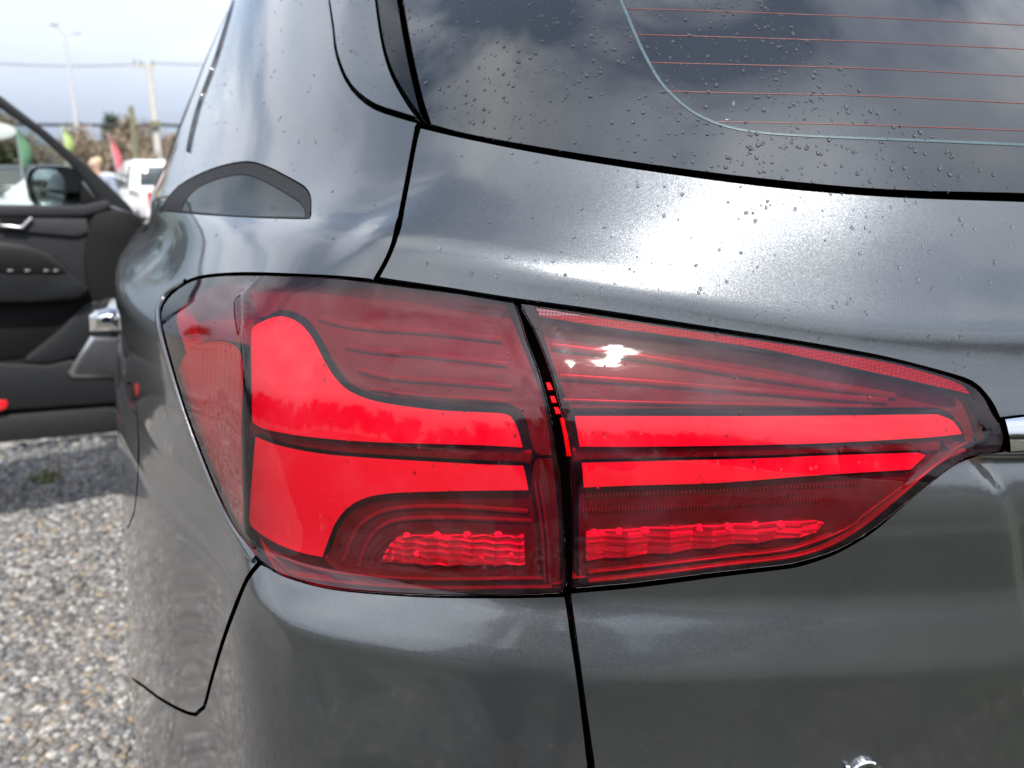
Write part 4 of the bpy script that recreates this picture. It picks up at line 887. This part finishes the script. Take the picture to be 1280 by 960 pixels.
# shop sign, oval on a post
sg_ = base(2, 250, 34, 0, 'oval_sign', 'white oval sign on a post, seen through the door window', 'sign')
p_ = at(2, 164, 34); hz_ = p_[2]
ov = [(.78 * math.cos(a), .30 * math.sin(a)) for a in np.linspace(0, 2 * math.pi, 36, endpoint=False)]
prism([(x, -.06, hz_ + z) for x, z in ov], [(x, .06, hz_ + z) for x, z in ov], 'sign_board', 'white_paint', sg_, .01)
tubes('post', [((0, .12, 0), (0, .12, hz_ + .1), .06, .05)], 'galvanised', sg_)
for x in (-.30, .02):
    boxes('letter_stroke', [((x - .07, -.066, hz_ + .0), (.045, .02, .26)), ((x + .07, -.066, hz_), (.045, .02, .26)), ((x, -.066, hz_ + .11), (.10, .02, .05))], 'concrete', sg_)
# building across the road
simple('brick_wall', (.30, .16, .13), .9, 0, .2, 5); simple('roof_tin', (.13, .095, .09), .7, 0, .2, 3); simple('plaster', (.50, .47, .42), .9, 0, .12, 3)
def house(px, r, w, dp, h, rise, wall, rz, label):
    e = base(px, 250, r, rz, 'house', label, 'house'); boxes('wall', [((0, dp / 2, h / 2), (w, dp, h))], wall, e)
    o = .35; V = [(-w / 2 - o, -o, h), (w / 2 + o, -o, h), (w / 2 + o, dp + o, h), (-w / 2 - o, dp + o, h), (-w / 2 - o, dp / 2, h + rise), (w / 2 + o, dp / 2, h + rise)]
    link('roof', mesh(V, [(0, 1, 5, 4), (2, 3, 4, 5), (1, 2, 5), (3, 0, 4), (3, 2, 1, 0)], False), 'roof_tin', e)
    n = max(2, int(w / 2.6))
    for i in range(n):
        x = -w / 2 + (i + .5) * w / n
        f = boxes('window', [((x - .55, -.03, h * .55), (.09, .10, 1.3)), ((x + .55, -.03, h * .55), (.09, .10, 1.3)), ((x, -.03, h * .55 + .62), (1.02, .10, .09)), ((x, -.03, h * .55 - .62), (1.02, .10, .09))], 'white_paint', e)
        boxes('pane', [((x, .0, h * .55), (1.0, .05, 1.15))], 'car_glass', f)
house(60, 60, 5.5, 6, 2.9, 1.0, 'plaster', R(6), 'low pale house with dark windows behind the green flags')
house(138, 88, 8, 7, 3.6, 1.5, 'brick_wall', R(-8), 'red-roofed house half hidden by bare trees')
house(185, 95, 12, 8, 4.0, 1.6, 'plaster', R(-4), 'pale house beyond the white pickup truck')
# fence line at the road
fn = base(120, 250, 33, 0, 'rail_fence', 'low dark rail fence behind the parked cars', 'fence')
for i in range(14): boxes('post', [((-13 + i * 2.0, 0, .55), (.09, .09, 1.1))], 'pole_wood', fn)
for z in (.45, .75, 1.02): boxes('rail', [((0, -.06, z), (26, .04, .13))], 'pole_wood', fn)
# trees
def leaf_mat(name, cols):
    t = NT(name); n = t.noise(.9, 3, .6); c = t.mix(t.ramp(t.noise(14, 2), [(.3, 0), (.7, 1)]), t.ramp(n, [(.3, cols[0]), (.7, cols[1])]), cols[2]); M[name] = t.fin(t.pr(base=c, rough=.75))
leaf_mat('brown_leaf', [(.26, .19, .14), (.30, .23, .16), (.20, .17, .11)]); leaf_mat('green_needle', [(.025, .05, .025), (.05, .08, .035), (.035, .06, .03)]); leaf_mat('olive_leaf', [(.07, .09, .035), (.10, .11, .05), (.05, .07, .03)])
simple('bark', (.20, .165, .14), .9, 0, .25, 6)
def leafcloud(P_, size, rng, n):
    c = P_[rng.integers(0, len(P_), n)] + rng.normal(0, size * 1.6, (n, 3)); a = rng.normal(0, 1, (n, 3)); a /= np.linalg.norm(a, axis=1, keepdims=True); b = np.cross(a, rng.normal(0, 1, (n, 3))); b /= np.linalg.norm(b, axis=1, keepdims=True)
    s_ = size * rng.uniform(.5, 1.3, (n, 1)); V = np.stack([c - a * s_, c + b * s_ * .55, c + a * s_, c - b * s_ * .55], 1).reshape(-1, 3); return V, np.arange(n * 4).reshape(-1, 4)
def tree_mesh(seed, h, leaf, nleaf, spread=.5, bare=.5):
    rng = np.random.default_rng(seed); segs, tips = [], []
    def grow(p, d, L_, r, lev):
        q = p + d * L_; segs.append((tuple(p), tuple(q), r, r * .68, 5 if lev < 3 else 3))
        if lev >= 2: tips.append(q); tips.append((p + q) / 2)
        if lev == 5: return
        for k in range(rng.integers(2, 4) + (lev == 1)):
            nd = d + rng.normal(0, spread, 3) + np.array([0, 0, .16]); nd /= np.linalg.norm(nd); grow(p + d * L_ * rng.uniform(.6, 1), nd, L_ * rng.uniform(.62, .85), r * .62, lev + 1)
    grow(np.zeros(3), np.array([0, 0, 1.]), h * .27, h * .022, 0)
    V, F = [], []
    for a in segs:
        v, f = taper(*a); b = len(V); V += v; F += [tuple(i + b for i in q) for q in f[:a[4]]]
    mt = mesh(V, F, False); lv, lf = leafcloud(np.array(tips), leaf, rng, nleaf); return mt, mesh(lv, lf, False)
def tree(name, meshes, p, sc_, rz, mats, label, cat='tree', group=None):
    e = empty(name, (p[0], p[1], 0), rz, label=label, category=cat); e.scale = (sc_, sc_, sc_)
    if group: e['group'] = group
    a = link('trunk', meshes[0], None, e); b = link('crown', meshes[1], None, e)
    if not meshes[0].materials: meshes[0].materials.append(M[mats[0]])
    if not meshes[1].materials: meshes[1].materials.append(M[mats[1]])
bare1 = tree_mesh(3, 6, .10, 2600, .42); bare2 = tree_mesh(9, 6, .10, 3200, .46); bush = tree_mesh(15, 5, .17, 5200, .50)
for k, (px, r, s_, m_, lab) in enumerate([(128, 44, .95, bare1, 'bare brown tree left of the dark conifer'), (150, 50, 1.0, bare2, 'brown twiggy tree in front of the conifer'), (166, 47, .8, bare1, 'small brown tree behind the red flag'), (22, 48, 1.1, bare2, 'brown tree behind the oval sign'), (66, 52, .95, bare1, 'bare tree behind the low pale house'), (206, 60, 1.25, bare1, 'bare tree beside the concrete power pole'), (-30, 48, 1.1, bush, 'olive bush tree at the left edge of the view'), (110, 52, .85, bare2, 'brown tree by the lamp post')]):
    tree('bare_tree', m_, at(px, 240, r), s_, k * 1.3, ('bark', 'brown_leaf' if m_ is not bush else 'olive_leaf'), lab, group='trees across the road')
def conifer(h):
    rng = np.random.default_rng(5); V, F = taper((0, 0, 0), (0, 0, h), .16, .02, 7); P_ = []
    for i in range(46):
        z = h * (.10 + .88 * i / 46); L_ = (h - z) * .26 + .12
        for k in range(7):
            a = rng.uniform(0, 6.28); v, f = taper((0, 0, z), (L_ * math.cos(a), L_ * math.sin(a), z - L_ * .25), .025, .008, 3); b = len(V); V = V + v; F = F + [tuple(q + b for q in t_) for t_ in f[:3]]
            for t_ in np.linspace(.25, 1, 6): P_.append((L_ * t_ * math.cos(a), L_ * t_ * math.sin(a), z - L_ * .25 * t_))
    lv, lf = leafcloud(np.array(P_), .10, rng, 9000); return mesh(V, F, False), mesh(lv, lf, False)
p_ = at(149, 240, 56); hc = at(149, 144, 56)[2]
tree('conifer_tree', conifer(hc), p_, 1.0, 0, ('bark', 'green_needle'), 'dark pointed conifer rising above the bare trees')
# unseen behind the camera: a grass field, and trees added for a reflected skyline
def field():  # edge drawn close and tone kept dark, to darken reflections in the car
    V, F = [], []
    for i in range(41):
        a = R(180 + 180 * i / 40)
        for r in (1.25 + .35 * math.sin(i * 1.7) + .2 * math.sin(i * 4.1), 90): V.append((r * 1.2 * math.cos(a), r * math.sin(a), .012))
    for i in range(40): F.append((2 * i, 2 * i + 1, 2 * i + 3, 2 * i + 2))
    t = NT('field_grass'); c = t.mix(t.ramp(t.noise(1.4, 6, .65), [(.35, 0), (.65, 1)]), (.030, .040, .016), (.060, .058, .034)); M['field_grass'] = t.fin(t.pr(base=c, rough=.9, normal=t.bump(t.noise(9, 5, .7), .8, .1)))
    link('grass_field', mesh(V, F, False), 'field_grass', kind='structure')
field()
for k in range(64):
    a = R(128 + k * 3.72) + .04 * math.sin(k * 7); r = 46 + 4 * (math.sin(k * 5.1) + 1)
    tree('reflected_tree', bush, (r * math.cos(a), r * math.sin(a)), 1.35 + .30 * (math.sin(k * 3.3) + 1) * .5, k * .9, ('bark', 'olive_leaf'), 'leafy tree added out of view as a dark skyline for reflections', group='added trees that show only in reflections')
# hills
def hills():
    V, F = [], []; n = 120
    for i in range(n):
        a = 2 * math.pi * i / n; h = 18 + 14 * math.sin(a * 3 + .6) + 10 * math.sin(a * 7 + 2) + 5 * math.sin(a * 17)
        for r, k in ((900, 0), (1150, .75), (1400, 1), (1900, 0)): V.append((r * math.cos(a), r * math.sin(a), max(4, h + 14) * k - .5 * (k == 0)))
    for i in range(n):
        for q in range(3): F.append((i * 4 + q, ((i + 1) % n) * 4 + q, ((i + 1) % n) * 4 + q + 1, i * 4 + q + 1))
    simple('hill_ground', (.12, .13, .12), .95, 0, .25, .02); link('hills', mesh(V, F), 'hill_ground', kind='structure')
hills()
# grass: a tuft by the door and rough grass behind the car
leaf_mat('grass_blade', [(.07, .11, .03), (.10, .13, .045), (.13, .12, .06)])
def grass(name, cx, cy, rx, ry, n, h, label):
    rng = np.random.default_rng(n); u_ = rng.uniform(0, 1, n) ** .5; a = rng.uniform(0, 6.283, n); x, y = cx + rx * u_ * np.cos(a), cy + ry * u_ * np.sin(a)
    d = rng.normal(0, .45, (n, 2)); hh = h * rng.uniform(.4, 1.2, n); w = .0035 * (1 + h * 6); t = rng.uniform(0, 6.283, n); wx, wy = np.cos(t) * w, np.sin(t) * w
    z0 = np.zeros(n); V = np.stack([np.stack([x - wx, y - wy, z0], -1), np.stack([x + wx, y + wy, z0], -1), np.stack([x + d[:, 0] * hh, y + d[:, 1] * hh, hh], -1)], 1).reshape(-1, 3)
    link(name, mesh(V, np.arange(n * 3).reshape(-1, 3), False), 'grass_blade', kind='stuff', label=label, category='grass')
g_ = rays([(57, 601)])[0]; t_ = -1.15 / g_[2]
grass('grass_tuft', g_[0] * t_, g_[1] * t_, .06, .07, 90, .05, 'small green weed growing through the dark gravel')
grass('grass_patch', 1.1, -1.6, 2.4, 1.1, 30000, .06, 'rough green and brown grass on the ground behind the dark SUV')
grass('grass_patch', -.62, -.05, .16, .22, 900, .06, 'small grass patch in the gravel left of the dark SUV')

# ------------------------------------------------------------------ people
simple('skin', (.48, .30, .22), .5, 0, .06, 20); simple('navy_cloth', (.022, .028, .050), .8, 0, .15, 40); simple('denim', (.030, .042, .080), .85, 0, .18, 60); simple('shoe_leather', (.02, .018, .016), .5); simple('fair_hair', (.50, .38, .22), .6, 0, .2, 60); simple('dark_hair', (.03, .022, .016), .6, 0, .2, 60); simple('grey_cloth', (.22, .26, .34), .85, 0, .12, 30)
def skinned(name, pts, edges, mat, parent, sub=2, rootv=0):
    bm = bmesh.new(); ly = bm.verts.layers.skin.verify()
    vs = [bm.verts.new(p[:3]) for p in pts]
    for k, (v, p) in enumerate(zip(vs, pts)): v[ly].radius = (p[3], p[4] if len(p) > 4 else p[3]); v[ly].use_root = k == rootv
    for a, b in edges: bm.edges.new((vs[a], vs[b]))
    me = bpy.data.meshes.new('mesh'); bm.to_mesh(me); bm.free(); o = link(name, me, mat, parent)
    o.modifiers.new('skin', 'SKIN').use_smooth_shade = True; sd = o.modifiers.new('sub', 'SUBSURF'); sd.levels = sub; sd.render_levels = sub
    return o
def person(root, elbow, wrist, hand_dir, cloth, hair, fingers=True, crouch=False):
    """standing figure facing +y; elbow and wrist are given for the right side and mirrored"""
    P_ = [(0, 0, .95, .125, .095), (0, 0, 1.15, .115, .085), (0, 0, 1.34, .145, .095), (0, .005, 1.475, .052), (0, .02, 1.545, .060, .066), (0, .03, 1.62, .073, .090), (0, .02, 1.70, .058, .070)]
    E = [(0, 1), (1, 2), (2, 3), (3, 4), (4, 5), (5, 6)]
    for s_ in (-1, 1):
        b = len(P_); P_ += [(s_ * .085, 0, .88, .080), (s_ * .095, .012, .50, .054), (s_ * .10, -.015, .10, .036), (s_ * .115, .13, .035, .030)]; E += [(0, b), (b, b + 1), (b + 1, b + 2), (b + 2, b + 3)]
        b = len(P_); w = Vector((s_ * wrist[0], wrist[1], wrist[2])); hd = Vector((s_ * hand_dir[0], hand_dir[1], hand_dir[2])).normalized(); k1 = w + hd * .05; k2 = w + hd * .095
        P_ += [(s_ * .165, 0, 1.41, .056), (s_ * elbow[0], elbow[1], elbow[2], .040), (*w, .026), (*k1, .030, .022), (*k2, .032, .018)]; E += [(2, b), (b, b + 1), (b + 1, b + 2), (b + 2, b + 3), (b + 3, b + 4)]
        if fingers:
            side = hd.cross(Vector((0, 0, 1))).normalized() if abs(hd.z) < .9 else Vector((0, 1, 0)); curl = Vector((-s_ * .6, 0, -.2)) if abs(hd.z) < .9 else Vector((-s_, .2, 0))
            for q, ln in enumerate((.066, .076, .072, .056)):
                st = k2 + side * (q - 1.5) * .017; f = len(P_); m_ = st + hd * ln * .55 + curl * .008; t_ = m_ + hd * ln * .38 + curl * .024
                P_ += [(*st, .009), (*m_, .008), (*t_, .007)]; E += [(b + 4, f), (f, f + 1), (f + 1, f + 2)]
            f = len(P_); st = w + hd * .035 - side * .030; P_ += [(*st, .011), (*(st + hd * .03 - side * .022), .010), (*(st + hd * .055 - side * .026 + curl * .01), .008)]; E += [(b + 3, f), (f, f + 1), (f + 1, f + 2)]
    def W(L):
        """bend the standing skeleton into a crouch: knees forward, trunk lowered and leaning in"""
        if not crouch: return L
        zs = [0, .11, .50, .88, .95, 1.15, 1.34, 1.47, 1.80]; zt = [0, .11, .50, .56, .58, .78, .96, 1.08, 1.40]; yo = [0, 0, .24, -.12, -.12, -.06, .02, .07, .13]
        return [(p[0] * (1 + .35 * math.exp(-((p[2] - .5) / .2) ** 2)), p[1] + float(np.interp(p[2], zs, yo)), float(np.interp(p[2], zs, zt)), *p[3:]) if not (len(p) > 5) else p for p in L]
    body = skinned('body', W(P_), E, 'skin', root, 2)
    J = [(0, 0, .90, .150, .115), (0, 0, 1.15, .140, .110), (0, 0, 1.34, .165, .118), (0, .0, 1.455, .085, .080)]; JE = [(0, 1), (1, 2), (2, 3)]
    for s_ in (-1, 1):
        b = len(J); w = Vector((s_ * wrist[0], wrist[1], wrist[2])); e_ = Vector((s_ * elbow[0], elbow[1], elbow[2])); J += [(s_ * .175, 0, 1.405, .074), (*e_, .058), (*(e_ + (w - e_) * .93), .044)]; JE += [(2, b), (b, b + 1), (b + 1, b + 2)]
    skinned('jacket', W(J), JE, cloth, root, 2)
    L_ = [(0, 0, .93, .135, .105)]; LE = []
    for s_ in (-1, 1): b = len(L_); L_ += [(s_ * .09, 0, .84, .098), (s_ * .097, .012, .50, .072), (s_ * .10, -.012, .11, .058)]; LE += [(0, b), (b, b + 1), (b + 1, b + 2)]
    skinned('trousers', W(L_), LE, 'denim', root, 2)
    for s_ in (-1, 1): skinned('shoe', [(s_ * .10, -.05, .05, .044, .045), (s_ * .105, .06, .045, .046, .04), (s_ * .115, .16, .035, .038, .03)], [(0, 1), (1, 2)], 'shoe_leather', root, 2)
    skinned('hair', W([(0, -.035, 1.60, .078, .060), (0, -.01, 1.68, .084, .088), (0, .0, 1.715, .066, .076)]), [(0, 1), (1, 2)], hair, root, 2)
    for s_ in (-1, 1):
        bm = bmesh.new(); bmesh.ops.create_uvsphere(bm, u_segments=10, v_segments=8, radius=.011, matrix=Matrix.Translation(W([(s_ * .031, .108, 1.625)])[0])); me = bpy.data.meshes.new('eye'); bm.to_mesh(me); bm.free(); link('eye', me, 'white_paint', root)
    skinned('nose', W([(0, .112, 1.628, .009), (0, .130, 1.598, .013)]), [(0, 1)], 'skin', root, 2)
pr = empty('person', (-.245, -.52, 0), R(-YAW), label='person in navy jacket and jeans crouching with both hands raised behind the car', category='person')
person(pr, (.27, .13, 1.30), (.075, .29, 1.46), (-.25, 1, .25), 'navy_cloth', 'dark_hair', crouch=True)
p_ = at(118, 206, 12.5)
pe = empty('person', (p_[0] + .02, p_[1], 0), R(150), label='fair-haired person standing beyond the open door, left of the white cars', category='person')
pe.scale = (1.0, 1.0, (p_[2] + .10) / 1.72)
person(pe, (.235, -.01, 1.14), (.24, .05, .90), (0, .1, -1), 'grey_cloth', 'fair_hair')

# ------------------------------------------------------------------ rain
def water():
    t = NT('rain_water'); p = t.pr(base=(1, 1, 1), rough=0.0, ior=1.33, trans=1.0); M['rain_water'] = t.fin(p)
water()
def drops(name, loops, n, rr, label, off, lo, hi, stretch=1.25, power=2.2, seed=1, relief=None):
    """beads of rain on the car's skin: domes of many sizes, drawn out a little down the slope"""
    rng = np.random.default_rng(seed); loops = [A(l) for l in loops]
    uv = np.stack([rng.uniform(lo[0], hi[0], n), rng.uniform(lo[1], hi[1], n)], -1); uv = uv[inside(uv, loops)]; n = len(uv)
    r = rr[0] + (rr[1] - rr[0]) * rng.uniform(0, 1, n) ** power
    N_ = SN(uv[:, 0], uv[:, 1]); Pn = S(uv[:, 0], uv[:, 1]) + N_ * (off + (relief(uv[:, 0], uv[:, 1])[:, None] if relief is not None else 0)); e = .002
    T_ = S(uv[:, 0], uv[:, 1] + e) - S(uv[:, 0], uv[:, 1] - e); T_ /= np.linalg.norm(T_, axis=1, keepdims=True); B_ = np.cross(T_, N_)
    prof = [(1.0, 0.0), (.93, .30), (.66, .60), (.30, .74)]; k = 9; V = []
    st = rng.uniform(.9, stretch, n); wob = rng.uniform(-.16, .16, (n, k)); hh = rng.uniform(.40, .72, n); tw = rng.uniform(-.4, .4, n)
    for q, z in prof:
        for i in range(k):
            a = 2 * math.pi * i / k; ca, sa = math.cos(a), math.sin(a); x = ca * np.cos(tw) - sa * st * np.sin(tw); y = ca * np.sin(tw) + sa * st * np.cos(tw); m_ = r * q * (1 + wob[:, i])
            V.append(Pn + B_ * (x * m_)[:, None] + T_ * (y * m_)[:, None] + N_ * (r * z * hh)[:, None])
    V.append(Pn + N_ * (r * .80 * hh)[:, None]); V = np.stack(V, 1); nv = V.shape[1]
    f = []
    for q in range(3):
        for i in range(k): f += [(q * k + i, q * k + (i + 1) % k, (q + 1) * k + (i + 1) % k), (q * k + i, (q + 1) * k + (i + 1) % k, (q + 1) * k + i)]
    f += [(3 * k + i, 3 * k + (i + 1) % k, nv - 1) for i in range(k)]; f = np.array(f)
    F = (f[None] + (np.arange(n) * nv)[:, None, None]).reshape(-1, 3)
    me = bpy.data.meshes.new('drops'); me.vertices.add(n * nv); me.vertices.foreach_set('co', V.reshape(-1).astype(np.float32)); me.loops.add(F.size); me.loops.foreach_set('vertex_index', F.ravel().astype(np.int32)); me.polygons.add(len(F))
    me.polygons.foreach_set('loop_start', np.arange(0, F.size, 3, dtype=np.int32)); me.update(calc_edges=True); me.polygons.foreach_set('use_smooth', [True] * len(F))
    link(name, me, 'rain_water', kind='stuff', label=label, category='raindrops')
g0, g1 = glt.min(0), glt.max(0)
drops('raindrops', [glt], 6800, (.00026, .0017), 'raindrops beaded on the dark rear window', -.001, (0, g0[1]), (g1[0], min(g1[1], 1.40)), 1.5, 3.2)
drops('raindrops', [tl], 1500, (.0003, .0014), 'small raindrops on the grey tailgate', 0, (0, 1.0), (tl[:, 0].max(), tl[:, 1].max()), 1.6)
drops('raindrops', [tl], 500, (.0003, .0011), 'fine raindrops on the lower tailgate below the lamp', 0, (0, .70), (tl[:, 0].max(), 1.0), 1.8, 2.6, 5)
drops('raindrops', [quarter], 420, (.0003, .0013), 'raindrops on the rear pillar above the lamp', 0, (.80, 1.10), (1.55, 1.40), 1.6, 2.2, 2)
drops('raindrops', [cat(si, sm_)], 160, (.0004, .0014), 'raindrops on the painted side spoiler', .002, cat(si, sm_).min(0), cat(si, sm_).max(0), 1.8, 2.0, 3)
drops('raindrops', [cat(sm_, spt[::-1])], 90, (.0004, .0014), 'raindrops on the gloss black spoiler trim', .001, cat(sm_, spt).min(0), cat(sm_, spt).max(0), 1.8, 2.0, 7)
LO, LI = L_px(lens_o, .003, True, 12), L_px(lens_i, .003, True, 12)
RLO, RLI = rim_relief(LO, .0055, .0004), rim_relief(LI, .0085, .0004)
drops('raindrops', [LO], 70, (.0004, .0014), 'raindrops on the outer tail lamp lens', .002, LO.min(0) + [0, .06], LO.max(0), 1.6, 2.0, 11, RLO)
drops('raindrops', [LI], 80, (.0004, .0014), 'raindrops on the inner tail lamp lens', .002, LI.min(0) + [0, .06], LI.max(0), 1.6, 2.0, 13, RLI)
print('script', time.time() - T0)
